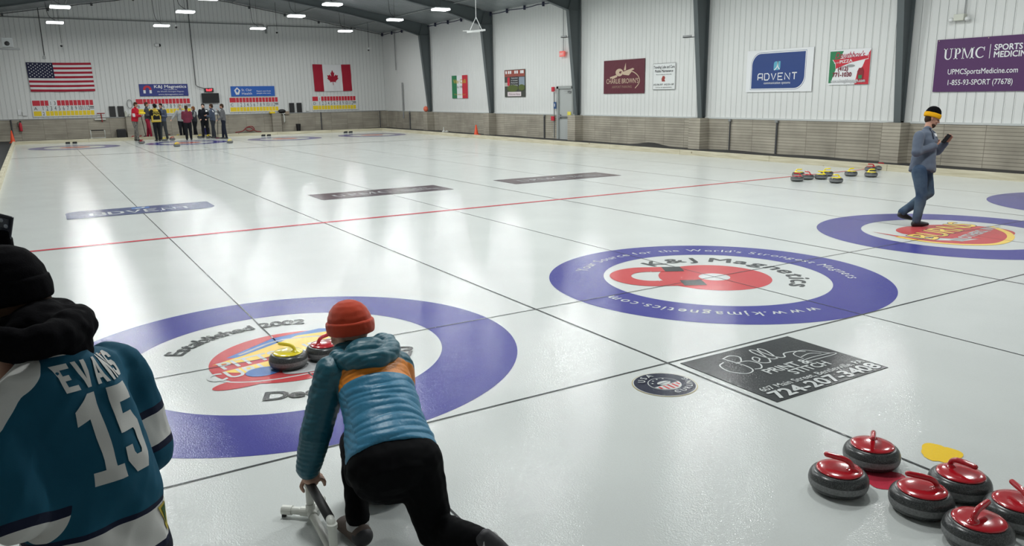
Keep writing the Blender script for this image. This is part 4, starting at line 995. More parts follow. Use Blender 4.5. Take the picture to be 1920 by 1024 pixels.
# ------------------------------------------------------------------ hacks, cones and clutter at the far end
RUB = mat('hack_rubber', (.010, .010, .011), .7)
for i in (0, 2, 3):
    h = empty('foot_hack', (i*SHEET, TEE+3.75, 0), 0, 'pair of black foot rests in the ice behind the far target of lane '+'ABCD'[i], 'hack', 'foot hacks')
    for sx in (-.15, .15):
        bm = bmesh.new(); x = i*SHEET+sx; box(bm, x-.10, x+.10, TEE+3.72, TEE+3.92, 0, .09, bev=.02)
        for v in bm.verts:
            if v.co.y > TEE+3.85 and v.co.z > .05: v.co.z -= .04
        obj('foot_rest', bm, RUB, h)
ORG = mat('cone_orange', (.72, .07, .015), .5)
def cone(px, py, label, h=.46, z=0):
    P = Zp(px, py, z); c = empty('traffic_cone', (P.x, P.y, z), 0, label, 'traffic cone')
    bm = bmesh.new(); lathe(bm, [(0, .02), (.12, .02), (.11, .05), (.025, h), (0, h)], 24, (P.x, P.y)); bm.transform(Matrix.Translation((0, 0, z))); obj('body', bm, ORG, c, True)
    obj('base', mbox(P.x-.16, P.x+.16, P.y-.16, P.y+.16, z, z+.025, bev=.008), ORG, c)
cone(24.5, 268, 'orange traffic cone at the left corner of the ice', .62); cone(893, 253.2, 'orange traffic cone on the black mat between the columns', .52, .02)
# orange bag on the pilaster
P = rp(807, 204, .2); bm = bmesh.new(); ell(bm, (XR-.25, P.y+.1, LEDGE+.16), Vector((0, 1, 0)), Vector((1, 0, 0)), Vector((0, 0, 1)), .20, .14, .17)
tag(obj('orange_bag', bm, mat('bag_orange', (.75, .16, .09), .7), smooth=True), 'bright orange bag on top of the farthest right pilaster', 'bag')
# white PVC push aids
PVC = mat('white_pvc', (.66, .67, .62), .32); GRIP = mat('black_grip', (.015, .015, .016), .6); FOOT = mat('rubber_foot', (.02, .02, .02), .7)
def pvc(A_, B_, F1, F2, hgt, label, r=.017, nm='stabilizer'):
    A_, B_, F1, F2 = [Vector(v) for v in (A_, B_, F1, F2)]; up = Vector((0, 0, hgt)); zz = Vector((0, 0, r+.016))
    root = empty(nm, A_, 0, label, 'stabilizer', 'white pipe stabilizers')
    a, b = A_+zz, B_+zz; d = (B_-A_).normalized()
    bm = bmesh.new(); tube(bm, [a, b], r, 14); tube(bm, [a, a+up], r, 14); tube(bm, [b, b+up*.86, b+up*.95-d*.012, b+up-d*.04], r, 14); tube(bm, [a+up, a+up+d*.03], r, 14)
    tube(bm, [F1+zz, a], r, 14); tube(bm, [F2+zz, a], r, 14); obj('pipes', bm, PVC, root, True)
    bm = bmesh.new(); f1 = (F1-A_).normalized(); f2 = (F2-A_).normalized()
    for p, q in ((a-up*0, a+Vector((0, 0, .045))), (a, a+d*.05), (a, a+f1*.05), (a, a+f2*.05), (F1+zz-f1*.045, F1+zz+f1*.006), (F2+zz-f2*.045, F2+zz+f2*.006), (b, b+Vector((0, 0, .04))), (b, b-d*.05), (b+up*.84, b+up*.95), (a+up*.84, a+up*1.02)):
        tube(bm, [p, q], r*1.22, 16)
    obj('fittings', bm, PVC, root, False)
    bm = bmesh.new(); tube(bm, [a+up+d*.02, b+up-d*.035], r*1.12, 14); obj('grip', bm, GRIP, root, True)
    for p in (F1, F2, B_):
        bm = bmesh.new(); tube(bm, [p+Vector((0, 0, .001)), p+Vector((0, 0, .022))], .012, 10); obj('rubber_foot', bm, FOOT, root)
    return root
pvc(Zp(584, 972), Zp(628, 1056), Zp(533, 968), Zp(603, 948), .165, 'white plastic pipe stabilizer with black grip under the left hand', .019)
P = Zp(181, 256, .0)
def far_aid(x, y, z, label):
    pvc((x-.35, y, z), (x+.35, y, z), (x-.38, y-.25, z), (x-.38, y+.25, z), .42, label, .022)
far_aid(1.55, 43.6, -.03, 'white pipe stabilizer standing by the far wall under scoreboard A')
# small bits at the far right
for px, lab, hh in ((832, 'white pipe end standing on the black mat', .28), (838, 'white fitting lying on the black mat', .07)):
    P = Zp(px, 247.5, .02); bm = bmesh.new(); lathe(bm, [(0, .0), (.10, .0), (.10, .05), (.03, .08), (.02, hh), (0, hh)], 12, (P.x, P.y)); bm.transform(Matrix.Translation((0, 0, .02))); tag(obj('pipe_fitting', bm, PVC), lab, 'pipe fitting')
# things hanging or resting at the far wall
def hang(px, py, w, h, d, m, name, label, cat):
    P = farp(px, py, 0); o = obj(name, mbox(P.x-w/2, P.x+w/2, YF-d-.01, YF-.01, P.z-h/2, P.z+h/2, bev=.01), m); return tag(o, label, cat)
x = farp(227, 250, .3); bm = bmesh.new(); box(bm, x.x-.24, x.x+.24, YF-.5, YF-.1, -.03, .42, bev=.02); box(bm, x.x-.2, x.x+.2, YF-.46, YF-.14, .40, .44)
tag(obj('black_bin', bm, BLACK), 'black bin by the far block wall left of the players', 'bin')
x = farp(557.5, 245, .3); bm = bmesh.new(); lathe(bm, [(0, -.03), (.12, -.03), (.15, .40), (.15, .42), (.13, .42), (.11, .0), (0, .0)], 20, (x.x, YF-.3)); tag(obj('black_bucket', bm, BLACK), 'black bucket by the far block wall under scoreboards C and D', 'bucket')
bm = bmesh.new(); ell(bm, (farp(527, 205, 0).x, YF-.16, LEDGE+.13), Vector((1, 0, 0)), Vector((0, 1, 0)), Vector((0, 0, 1)), .24, .12, .12); tag(obj('dark_cap', bm, BLACK, smooth=True), 'dark cap resting on the ledge right of scoreboard C', 'cap')
hang(537.5, 211.5, .26, .20, .10, mat('cardboard', (.36, .29, .22), .8), 'cardboard_box', 'brown box on the far wall right of scoreboard C', 'box')
x = farp(509, 210, 0); bm = bmesh.new(); box(bm, x.x-.16, x.x+.16, YF-.28, YF-.02, LEDGE+.0, LEDGE+.12, bev=.02); tube(bm, [(x.x, YF-.15, LEDGE+.1), (x.x, YF-.15, LEDGE+.28)], .02, 8); tag(obj('yellow_handle', bm, YEL), 'yellow stone handle on the far pilaster under scoreboard C', 'stone handle')
P = farp(531, 222, .12); bm = bmesh.new(); tube(bm, [P+Vector((-.12, 0, .30)), P+Vector((.12, 0, .30))], .03, 8); tube(bm, [P+Vector((.0, 0, .30)), P+Vector((.02, 0, -.25))], .028, 8); tube(bm, [P+Vector((.06, 0, .2)), P+Vector((.06, 0, -.2))], .02, 8)
tag(obj('hanging_pipe_stabilizer', bm, PVC), 'white pipe stabilizer hanging on the far block wall right of scoreboard C', 'stabilizer')
P = farp(190, 222, .1); bm = bmesh.new(); tube(bm, [P+Vector((-.2, 0, .28)), P+Vector((.2, 0, .28))], .025, 8); tube(bm, [P+Vector((0, 0, .28)), P+Vector((.02, 0, -.2))], .03, 8); tag(obj('hanging_brush', bm, mat('brush_red', (.30, .03, .03), .7)), 'red brush hanging on the far block wall under scoreboard A', 'brush')
P = farp(186, 217, .1); bm = bmesh.new(); box(bm, P.x-.26, P.x+.30, YF-.12, YF-.02, LEDGE-.12, LEDGE-.04); tag(obj('wall_rack', bm, PVC), 'white rail holding the red brush on the far wall', 'rack')
# red hose
P = Zp(470, 249, 0); pts = [(P.x-.75, YF-.35, .02), (P.x-.3, YF-.30, .10), (P.x-.05, YF-.3, .30), (P.x+.25, YF-.3, .36), (P.x+.40, YF-.3, .18), (P.x+.1, YF-.32, .08), (P.x-.15, YF-.3, .22), (P.x+.15, YF-.28, .30), (P.x+.5, YF-.3, .06), (P.x+.8, YF-.35, .02)]
bm = bmesh.new(); tube(bm, spline(pts, 6), .03, 8); tag(obj('red_hose', bm, mat('hose_red', (.26, .04, .04), .6)), 'coiled red hose on the floor at the far wall under scoreboard C', 'hose')
# hoop above the player in red
P = farp(243, 195, .05); bm = bmesh.new(); tube(bm, [P+Vector((.14*math.cos(t), 0, .24*math.sin(t))) for t in [2*PI*k/24 for k in range(25)]], .018, 6, cap=False); tag(obj('wall_hoop', bm, GALV), 'grey oval hoop on the far wall left of scoreboard B', 'hoop')
for px, hh, lab in ((234, .32, 'pale bottle on the ledge right of the black boards'), (241, .16, 'small pale jar on the ledge above the player in red'), (247, .22, 'white tub on the ledge beside scoreboard B')):
    P = farp(px+1.5, 214, .1); bm = bmesh.new(); lathe(bm, [(0, LEDGE+.03), (.07, LEDGE+.03), (.07, LEDGE+.03+hh*.7), (.03, LEDGE+.03+hh*.8), (.03, LEDGE+.03+hh), (0, LEDGE+.03+hh)], 12, (P.x, YF-.10)); tag(obj('bottle', bm, mat('bottle_pale', (.55, .56, .48), .4)), lab, 'bottle')
bm = bmesh.new(); P = Zp(382, 254, 0); lathe(bm, [(0, -.03), (.14, -.03), (.16, .36), (0, .36)], 16, (farp(381, 240).x+.1, YF-.4)); tag(obj('blue_bucket', bm, mat('bucket_blue', (.02, .02, .10), .5)), 'dark blue bucket on the floor behind the player in black', 'bucket')
# low table edge at the left walkway
bm = bmesh.new(); box(bm, -5.2, -2.62, 16.2, 16.4, .30, .36); box(bm, -5.2, -2.62, 19.1, 19.3, .30, .36); box(bm, -2.74, -2.62, 16.2, 19.3, .30, .36)
for x, y in ((-2.70, 16.25), (-2.70, 19.2), (-5.1, 16.3), (-5.1, 19.2)): box(bm, x-.04, x+.04, y-.04, y+.04, -.03, .30)
tag(obj('low_bench', bm, WOOD), 'low pale timber bench frame on the walkway at the left edge', 'bench')

# ------------------------------------------------------------------ people
_mat = mat
def mat(name, col, rough=.6, metal=0, **k):
    if name in ('fleece_black', 'knit_black'): col = (.003, .003, .004); k['spec'] = .06
    if rough >= .7 and 'spec' not in k: k['spec'] = .15      # cloth, knit and leather
    return _mat(name, col, rough, metal, **k)
X3, Y3, Z3 = Vector((1, 0, 0)), Vector((0, 1, 0)), Vector((0, 0, 1))
def bake(bm, vox, smooth=6, disp=None):
    b = remesh_bm(bm, vox, smooth)
    if disp:
        b.normal_update(); mv = [(v, v.normal*disp(v.co)) for v in b.verts]
        for v, d in mv: v.co += d
    return b
def sobj(name, bm, m, parent=None):
    me = bpy.data.meshes.new(name); bmesh.ops.recalc_face_normals(bm, faces=bm.faces); bm.to_mesh(me); bm.free()
    return link_mesh(name, me, m, parent, True)
def loft(bm, secs, seg=24):
    """closed shell through elliptic sections (centre, right axis, front axis, rx, ry)"""
    rings = []
    for c, a, b, rx, ry in secs:
        c = Vector(c); rings.append([bm.verts.new(c + a*rx*math.cos(2*PI*k/seg) + b*ry*math.sin(2*PI*k/seg)) for k in range(seg)])
    for A_, B_ in zip(rings, rings[1:]):
        for k in range(seg): bm.faces.new((A_[k], A_[(k+1) % seg], B_[(k+1) % seg], B_[k]))
    bm.faces.new(rings[0][::-1]); bm.faces.new(rings[-1]); return bm
def chain(bm, pts, rs, seg=14):
    for i in range(len(pts)-1): cap_seg(bm, pts[i], pts[i+1], rs[i], rs[i+1], seg)
def zone_mat(name, base, cols, rough=.8, sheen=.0, bump=(120, .25, .002), var=None):
    """base colour with cloth panels where the mesh attributes zone1, zone2 ... are positive"""
    m = mat(name, base, rough, sheen=sheen, bump=bump, var=var); nt = m.node_tree; b = nt.nodes['Principled BSDF']
    prev = None
    if b.inputs['Base Color'].links: prev = b.inputs['Base Color'].links[0].from_socket
    for k, c in enumerate(cols):
        at = nt.nodes.new('ShaderNodeAttribute'); at.attribute_name = 'zone%d' % (k+1)
        g = nt.nodes.new('ShaderNodeMath'); g.operation = 'GREATER_THAN'; g.inputs[1].default_value = 0; nt.links.new(at.outputs['Fac'], g.inputs[0])
        mx = nt.nodes.new('ShaderNodeMix'); mx.data_type = 'RGBA'; nt.links.new(g.outputs[0], mx.inputs['Factor'])
        if prev: nt.links.new(prev, mx.inputs['A'])
        else: mx.inputs['A'].default_value = tuple(base)+(1,)
        mx.inputs['B'].default_value = tuple(c)+(1,); prev = mx.outputs['Result']
    nt.links.new(prev, b.inputs['Base Color']); return m
def set_zones(o, fns):
    for k, fn in enumerate(fns):
        at = o.data.attributes.new('zone%d' % (k+1), 'FLOAT', 'POINT')
        at.data.foreach_set('value', [fn(v.co) for v in o.data.vertices])
def seg_t(p, a, b):
    d = b-a; t = max(0, min(1, (p-a).dot(d)/d.length_squared)); return t, (a+d*t-p).length

SKIN = mat('skin', (.42, .22, .15), .55); SKIN2 = mat('skin_pale', (.50, .30, .22), .55)
HAIRB = mat('hair_brown', (.045, .025, .015), .8, bump=(300, .6, .003)); HAIRK = mat('hair_black', (.010, .009, .009), .8, bump=(300, .6, .003)); HAIRG = mat('hair_ginger', (.15, .06, .025), .8)
HAIRF = mat('hair_fair', (.22, .18, .13), .8)
def head_shape(bm, c, f, u, s=1.0):
    f = f.normalized(); u = (u-f*u.dot(f)).normalized(); r = f.cross(u)
    def P(x, y, z): return c+(r*x+f*y+u*z)*s
    ell(bm, P(0, -.012, .030), r, f, u, .076*s, .094*s, .088*s, 20, 14)
    ell(bm, P(0, .020, -.035), r, f, u, .062*s, .074*s, .085*s, 18, 12)
    ell(bm, P(0, .062, -.083), r, f, u, .030*s, .026*s, .024*s)                 # chin
    cap_seg(bm, P(0, .086, .015), P(0, .104, -.018), .009*s, .013*s, 10)            # nose
    for sx in (-1, 1):
        ell(bm, P(.078*sx, -.005, -.005), r, f, u, .010*s, .020*s, .032*s, 10, 8)   # ear
        ell(bm, P(.030*sx, .074, .030), r, f, u, .022*s, .012*s, .007*s, 8, 6)      # brow
        ell(bm, P(.040*sx, .062, -.022), r, f, u, .024*s, .020*s, .018*s, 8, 6)     # cheek
    ell(bm, P(0, .083, -.050), r, f, u, .024*s, .012*s, .007*s, 8, 6); ell(bm, P(0, .082, -.060), r, f, u, .020*s, .011*s, .007*s, 8, 6)  # lips
    return P, r, f, u
def eyes(c, f, u, s, parent):
    f = f.normalized(); u = (u-f*u.dot(f)).normalized(); r = f.cross(u)
    for sx in (-1, 1):
        bm = bmesh.new(); ell(bm, c+(r*.031*sx+f*.074+u*.010)*s, r, f, u, .013*s, .009*s, .008*s, 10, 8); sobj('eye', bm, mat('eye_dark', (.05, .04, .035), .3), parent)
def hand_shape(bm, w, d, n, thumb, curl=.6, s=1.0):
    """w wrist, d hand direction, n palm normal, thumb = side vector; fingers curl towards n"""
    d = d.normalized(); n = (n-d*n.dot(d)).normalized(); t = (thumb-d*thumb.dot(d)-n*thumb.dot(n)).normalized()
    ell(bm, w+d*.045*s, t, d, n, .040*s, .052*s, .016*s, 14, 10); cap_seg(bm, w-d*.02*s, w+d*.03*s, .024*s, .024*s, 10)
    for i, (off, L) in enumerate(((.030, .070), (.010, .078), (-.010, .073), (-.029, .058))):
        p = w+(d*.085+t*off)*s; a = 0; rr = .0088*s
        for k, fr in enumerate((.45, .32, .23)):
            a += curl*(.55 if k == 0 else .95); q = p+(d*math.cos(a)+n*math.sin(a))*L*fr*s; cap_seg(bm, p, q, rr, rr*.92, 8); p = q; rr *= .92
    p = w+(d*.022+t*.030)*s; q = p+(d*.6+t*.6+n*.35*curl).normalized()*.040*s; cap_seg(bm, p, q, .013*s, .010*s, 8)
    q2 = q+(d*.85+t*.1+n*.6*curl).normalized()*.032*s; cap_seg(bm, q, q2, .010*s, .0085*s, 8)
def shoe_shape(bm, ank, toe, s=1.0, sole=0):
    """ankle joint and toe tip (both near ground); follows the line heel - toe"""
    d = (toe-ank); d = d.normalized(); heel = ank - d*.06*s
    up = Z3-d*d.z; up.normalize(); sd = d.cross(up)
    L = (toe-heel).length; secs = []
    for t, w, h in ((0, .022, .022), (.06, .034, .040), (.3, .037, .046), (.5, .040, .038), (.75, .046, .028), (.93, .036, .020), (1, .016, .012)):
        secs.append((heel+d*L*t+up*(h*.0)*s, sd, up, w*s, h*s))
    loft(bm, secs, 16)

def person(label, J, top, bottom, shoe, hair=None, skin=SKIN, vox=.013, hat=None, wide=1.0, group=None, coat=0.0, gloves=None, feet=True, hem=.02, hands=True, beard=None, sleeve_r=1.0, leg_r=1.0, curl=.6, deep=0.0, collar=.30, tuck=0.0):
    pel, nk, hd = J['pel'], J['nk'], J['hd']; shL, shR = J['shL'], J['shR']
    R = (shR-shL).normalized(); U = (nk-pel); TL = U.length; U = U.normalized(); R = (R-U*R.dot(U)).normalized(); F = U.cross(R)
    hf = J.get('hf', F); hu = J.get('hu', Z3)
    che = pel+U*TL*.68
    base = Vector((pel.x, pel.y, 0))
    bm = bmesh.new(); head_shape(bm, hd, hf, hu)
    cap_seg(bm, nk-U*.03, hd-hu.normalized()*.05-hf.normalized()*.015, .058, .052)
    loft(bm, [(pel-U*.06, R, F, .13*wide, .095), (pel+U*TL*.15, R, F, .135*wide, .10), (pel+U*TL*.4, R, F, .125*wide, .09), (che, R, F, .15*wide, .105), (nk-U*.05, R, F, .12, .075), (nk, R, F, .06, .05)])
    for sd in 'LR':
        chain(bm, [J['sh'+sd], J['el'+sd], J['wr'+sd]], [.050, .040, .027]); chain(bm, [J['hip'+sd], J['kn'+sd], J['an'+sd]], [.080, .055, .038])
        if hands:
            d = J.get('hd'+sd, J['wr'+sd]-J['el'+sd]); hand_shape(bm, J['wr'+sd]+d.normalized()*.015, d, J.get('hn'+sd, F), J.get('ht'+sd, Z3), curl=curl)
    root = sobj('person', bake(bm, min(vox, .007) if vox < .012 else vox, 3), skin); tag(root, label, 'person', group)
    # top garment
    bm = bmesh.new(); k = .018+coat; dp = coat+deep
    hm = pel-U*hem
    loft(bm, [(hm-U*.04, R, F, .158*wide+coat+tuck, .122+dp+tuck), (hm, R, F, .160*wide+coat+tuck, .125+dp+tuck), (pel+U*TL*.22, R, F, .160*wide+coat, .125+dp), (pel+U*TL*.45, R, F, .158*wide+coat, .118+dp), (che, R, F, .168*wide+coat, .125+dp), (nk-U*.06, R, F, .135+coat, .095+dp*.5), (nk+U*.005, R, F, .075, .065)])
    for sd in 'LR':
        w = J['wr'+sd]; e = J['el'+sd]; chain(bm, [J['sh'+sd], e, w-(w-e).normalized()*.01], [(.070+coat*.6)*sleeve_r, (.056+coat*.5)*sleeve_r, (.043+coat*.3)*sleeve_r])
    cap_seg(bm, nk-U*.02, nk+(hd-nk)*collar, .072, .066)
    fr = (1/max(vox, .008))
    def wr(c): return .010*noise.noise(c*6)+.006*noise.noise(c*14)
    tp = sobj('jacket' if coat > .01 else 'sweater', bake(bm, vox, 4, wr), top, root)
    # trousers
    bm = bmesh.new(); loft(bm, [(pel-U*.10, R, F, .145*wide, .115), (pel+U*.02, R, F, .150*wide, .115), (pel+U*.10, R, F, .142*wide, .108)])
    for sd in 'LR': chain(bm, [J['hip'+sd], J['kn'+sd], J['an'+sd]], [.098*leg_r, .072*leg_r, .056*leg_r])
    tr = sobj('trousers', bake(bm, vox, 3, lambda c: .008*noise.noise(c*9)), bottom, root)
    if feet:
        for sd in 'LR':
            bm = bmesh.new(); shoe_shape(bm, J['an'+sd]-Z3*.045, J['to'+sd], 1.15); sobj('shoe', bake(bm, min(vox, .010), 2), shoe, root)
    hf = hf.normalized(); hu2 = (hu-hf*hu.dot(hf)).normalized(); hr = hf.cross(hu2)
    if hair and not hat:
        bm = bmesh.new(); ell(bm, hd-hf*.022+hu2*.044, hr, hf, hu2, .086, .098, .090, 20, 12); ell(bm, hd-hf*.055-hu2*.010, hr, hf, hu2, .078, .06, .085)
        sobj('hair', bake(bm, min(vox, .010), 2, lambda c: .006*noise.noise(c*30)), hair, root)
    elif hair:
        bm = bmesh.new(); ell(bm, hd-hf*.045-hu2*.012, hr, hf, hu2, .078, .062, .075); sobj('hair', bake(bm, min(vox, .010), 2), hair, root)
    if beard:
        bm = bmesh.new(); ell(bm, hd+hf*.040-hu2*.085, hr, hf, hu2, .058, .050, .042); sobj('beard', bake(bm, .008, 2, lambda c: .003*noise.noise(c*40)), beard, root)
    return root, dict(R=R, U=U, F=F, TL=TL, hr=hr, hf=hf, hu=hu2, top=tp, tr=tr)

def beanie(parent, hd, hf, hu, m, m2=None, s=1.0, tall=1.0, vox=.006, name='beanie', cs=1.0):
    hf = hf.normalized(); hu = (hu-hf*hu.dot(hf)).normalized(); hr = hf.cross(hu)
    bm = bmesh.new(); secs = []
    for z, r in ((.012, .090), (.040, .092), (.070, .088), (.095, .076), (.115, .058), (.128, .034), (.133, .012)):
        secs.append((hd+hu*(z*tall)*s-hf*.010*s, hr, hf, r*s*.95, r*s*1.08))
    loft(bm, secs, 32); o = sobj(name, bake(bm, vox, 3, lambda c: .0022*noise.noise(c*35)), m, parent)
    bm = bmesh.new(); secs = [(hd+hu*z*s-hf*.010*s-hu*.0, hr, hf, r*s*.96*cs, r*s*1.09*cs) for z, r in ((-.002, .090), (.004, .097), (.030, .099), (.052, .098), (.058, .090))]
    loft(bm, secs, 32); sobj('cuff', bake(bm, vox, 2, lambda c: .0018*noise.noise(c*45)), m2 or m, o); return o

# -- man in the grey pullover on the third target
dm = 11.58
def M(x, y, dz=0): return D(x, y, dm+dz)
rh = Vector((rgt.x, rgt.y, 0)).normalized(); fh = Vector((fwd.x, fwd.y, 0)).normalized()
PULL = mat('pullover_grey_blue', (.095, .115, .155), .85, sheen=.1, bump=(140, .4, .003), var=(5, (.075, .093, .128), .6)); JEAN = mat('jeans_blue', (.032, .056, .10), .8, bump=(220, .3, .002), var=(4, (.10, .145, .19), .9))
SHOEK = mat('black_shoe', (.012, .012, .013), .5)
J = dict(pel=M(1730, 311), nk=M(1738, 245), hd=M(1748.5, 223), hf=rh*.85-fh*.42-Z3*.40, hu=Z3*.9+rh*.4,
  shR=M(1724, 255, -.17), shL=M(1745, 253, .17), elR=M(1718, 286, -.26), elL=M(1757, 284, .24), wrR=M(1752, 274, -.16), wrL=M(1773, 268, .08),
  hdR=M(1763, 267, -.08)-M(1752, 274, -.16), hdL=M(1781, 258, .02)-M(1773, 268, .08), hnR=Z3*.8+fh*.5, hnL=-rh*.6-fh*.6, htR=Z3-rh*.2, htL=-rh+Z3*.3,
  hipR=M(1724, 321, -.09), hipL=M(1735, 321, .09), knR=M(1728, 366, -.10), knL=M(1741, 362, .10), anR=M(1718, 411, -.06), anL=M(1703, 396, .10))
J['anR'] = Zp(1718, 418, .055)+Vector((0, 0, .03)); J['toR'] = Zp(1741, 420, .035); 
J['anL'] = J['anR']-rh*.14+fh*.16+Z3*.11; J['toL'] = J['anL']+rh*.17-Z3*.115+fh*.02
man, I_ = person('person in black and gold beanie, grey-blue pullover and jeans looking at a phone', J, PULL, JEAN, SHOEK, hair=HAIRB, skin=SKIN, vox=.0095, hat=True, beard=HAIRB, wide=1.02, deep=.040, leg_r=1.10, sleeve_r=1.14, hem=.05, collar=.05, coat=.0, tuck=.022)
beanie(man, J['hd']+J['hu'].normalized()*.020-rh*.01, J['hf']+Z3*.15, J['hu'], mat('knit_black', (.008, .008, .009), .9, bump=(250, .6, .003)), mat('knit_gold', (.72, .36, .01), .9, bump=(250, .6, .003)), 1.12, 1.14)
eyes(J['hd'], J['hf'], J['hu'], 1, man)
hd, hf, hu2, hr = J['hd'], I_['hf'], I_['hu'], I_['hr']
bm = bmesh.new()
for sx in (-1, 1):
    cc = hd+hr*.032*sx+hf*.094+hu2*.010; tube(bm, [cc+hr*.022*math.cos(t)+hu2*.016*math.sin(t) for t in [2*PI*k/14 for k in range(15)]], .0018, 5, cap=False); tube(bm, [cc+hr*.022*sx, hd+hr*.080*sx+hf*.0+hu2*.012], .0018, 5)
tube(bm, [hd-hr*.010+hf*.094+hu2*.014, hd+hr*.010+hf*.094+hu2*.014], .0018, 5); sobj('glasses', bm, GALV, man)
R_, U_2, F_ = I_['R'], I_['U'], I_['F']
# name sticker and dark placket
def on_surface(o, p, d, off=.004):
    bvh = BVHTree.FromObject(o, bpy.context.evaluated_depsgraph_get()); h = bvh.ray_cast(p-d*.5, d, 1.0); return (h[0]-d*off, h[1]) if h[0] else (p, -d)
bpy.context.view_layer.update()
def patch(o, name, px, py, w, h, m, ux, uy, parent, n=4):
    """thin patch laid on a garment where the photo shows its centre"""
    bvh = BVHTree.FromObject(o, bpy.context.evaluated_depsgraph_get()); c0 = CAM; d0 = (D(px, py, 1)-CAM).normalized(); h0 = bvh.ray_cast(c0, d0, 60)
    if not h0[0]: return
    c = h0[0]; nrm = h0[1].normalized(); ux = (ux-nrm*ux.dot(nrm)).normalized(); uy = nrm.cross(ux); 
    bm = bmesh.new(); G = []
    for j in range(n+1):
        row = []
        for i in range(n+1):
            q = c+ux*w*(i/n-.5)+uy*h*(j/n-.5)+nrm*.1; hh = bvh.ray_cast(q, -nrm, .3); row.append(bm.verts.new((hh[0] if hh[0] else q-nrm*.1)+nrm*.004))
        G.append(row)
    for j in range(n):
        for i in range(n): bm.faces.new((G[j][i], G[j][i+1], G[j+1][i+1], G[j+1][i]))
    return sobj(name, bm, m, parent)
patch(I_['top'], 'name_sticker', 1754, 253, .085, .045, PW, rh, Z3, man); patch(I_['top'], 'zip_placket', 1748, 250, .022, .20, mat('placket_navy', (.012, .014, .025), .7), rh, Z3, man, 6)
ph = J['wrL']*.35+M(1768, 262, -.02)*.65; ph = M(1774, 260, .0)
la = (Z3*.75+rh*.55).normalized(); na = (-rh*.80-fh*.32+Z3*.5); na = (na-la*na.dot(la)).normalized(); wa = la.cross(na)
bm = bmesh.new(); box(bm, -.037, .037, -.005, .005, -.075, .075, bev=.004); bm.transform(Matrix.Translation(ph) @ Matrix((wa, na, la)).transposed().to_4x4())
tag(obj('mobile_phone', bm, mat('phone_case_black', (.008, .008, .009), .85)), 'black phone held by the person in the grey-blue pullover', 'phone')

# -- far group of players, faces and clothes as far as the photo shows them
def far_person(label, px, pyfoot, pytop, face, top, bottom, hair=HAIRB, arms=('down', 'down'), wide=.95, lean=0, skin=SKIN, coat=.008, sit=0, zf=0, hat=None, step=.10, Yfix=None):
    if Yfix is None: G0 = Zp(px, pyfoot, zf)
    else:
        dd = fwd+rgt*((px-960)/FOC)-upv*((pyfoot-512)/FOC); G0 = CAM+dd*((Yfix-CAM.y)/dd.y); G0.z = zf
    dep = (G0-CAM).dot(fwd); top3 = D(px, pytop, dep); H = top3.z-zf; k = H/1.78
    F = Vector((math.cos(face), math.sin(face), 0)); R = F.cross(Z3)
    G = G0
    def P(r, f, z): return G+R*r*k+F*(f+lean*max(0, z-.9))*k+Z3*z*k
    J = dict(pel=P(0, 0, .95), nk=P(0, .0, 1.48), hd=P(0, .03, 1.65), hf=F-Z3*(.15+lean*.6), hu=Z3+F*lean*.5)
    for sd, s in (('R', 1), ('L', -1)):
        m = arms[0] if sd == 'R' else arms[1]
        J['sh'+sd] = P(.17*s, 0, 1.41)
        if m == 'down': J['el'+sd] = P(.23*s, -.03, 1.12); J['wr'+sd] = P(.23*s, .06, .88)
        elif m == 'front': J['el'+sd] = P(.22*s, .02, 1.12); J['wr'+sd] = P(.08*s, .26, 1.16)
        elif m == 'low': J['el'+sd] = P(.24*s, .02, 1.12); J['wr'+sd] = P(.16*s, .22, .98)
        elif m == 'up': J['el'+sd] = P(.23*s, .14, 1.18); J['wr'+sd] = P(.16*s, .24, 1.42)
        elif m == 'out': J['el'+sd] = P(.34*s, .02, 1.18); J['wr'+sd] = P(.48*s, .08, 1.02)
        J['hn'+sd] = F; J['ht'+sd] = Z3
        st = step*(s if step else 0)
        J['hip'+sd] = P(.09*s, 0, .90); J['kn'+sd] = P(.10*s, st*.5+.02, .50); J['an'+sd] = P(.10*s, st, .09); J['to'+sd] = P(.12*s, st+.20, .035)
    r, I = person(label, J, top, bottom, SHOEK, hair=hair, skin=skin, vox=.016, wide=wide*1.08, leg_r=1.1, sleeve_r=1.12, coat=coat, hat=hat, group='players at the far target')
    return r, I, J, P
cl = lambda n, c, v=None: mat('cloth_'+n, c, .85, bump=(60, .3, .006), var=v)
RJ = cl('red_jacket', (.42, .015, .03)); GP = mat('patterned_grey', (.20, .19, .17), .8, var=(14, (.05, .048, .045), 1)); DG = cl('dark_grey', (.045, .05, .055)); RP = cl('red_trousers', (.30, .02, .045)); BKP = cl('black_trousers', (.010, .011, .014))
LG = cl('light_grey', (.27, .28, .28)); MA = cl('maroon', (.15, .03, .05)); BKJ = cl('black_jacket', (.010, .011, .016)); BG = cl('blue_grey', (.06, .075, .11)); DGP = cl('dark_grey_trousers', (.035, .038, .045)); MG = cl('mid_grey', (.12, .12, .125)); NVP = cl('navy_trousers', (.014, .017, .028)); CHA = cl('charcoal', (.035, .038, .045))
r1, I1, J1, P1_ = far_person('person in a red jacket and patterned grey trousers, far end, head bowed', 256, 254.5, 191, -.5, RJ, GP, HAIRB, ('front', 'front'), 1.05, lean=.14, coat=.03, Yfix=38.2)
sq = cl('white_panel', (.6, .6, .6)); patch(I1['top'], 'white_panel', 251, 216, .12, .17, sq, rh, Z3, r1)
r2, I2, J2, P2_ = far_person('person in grey sweater and red trousers, far end, turned aside', 281, 260.5, 191, -.3, DG, RP, HAIRB, ('front', 'low'), .95)
JERK = zone_mat('black_gold_jersey', (.012, .012, .013), [(.50, .36, .05), (.55, .45, .16)], .8)
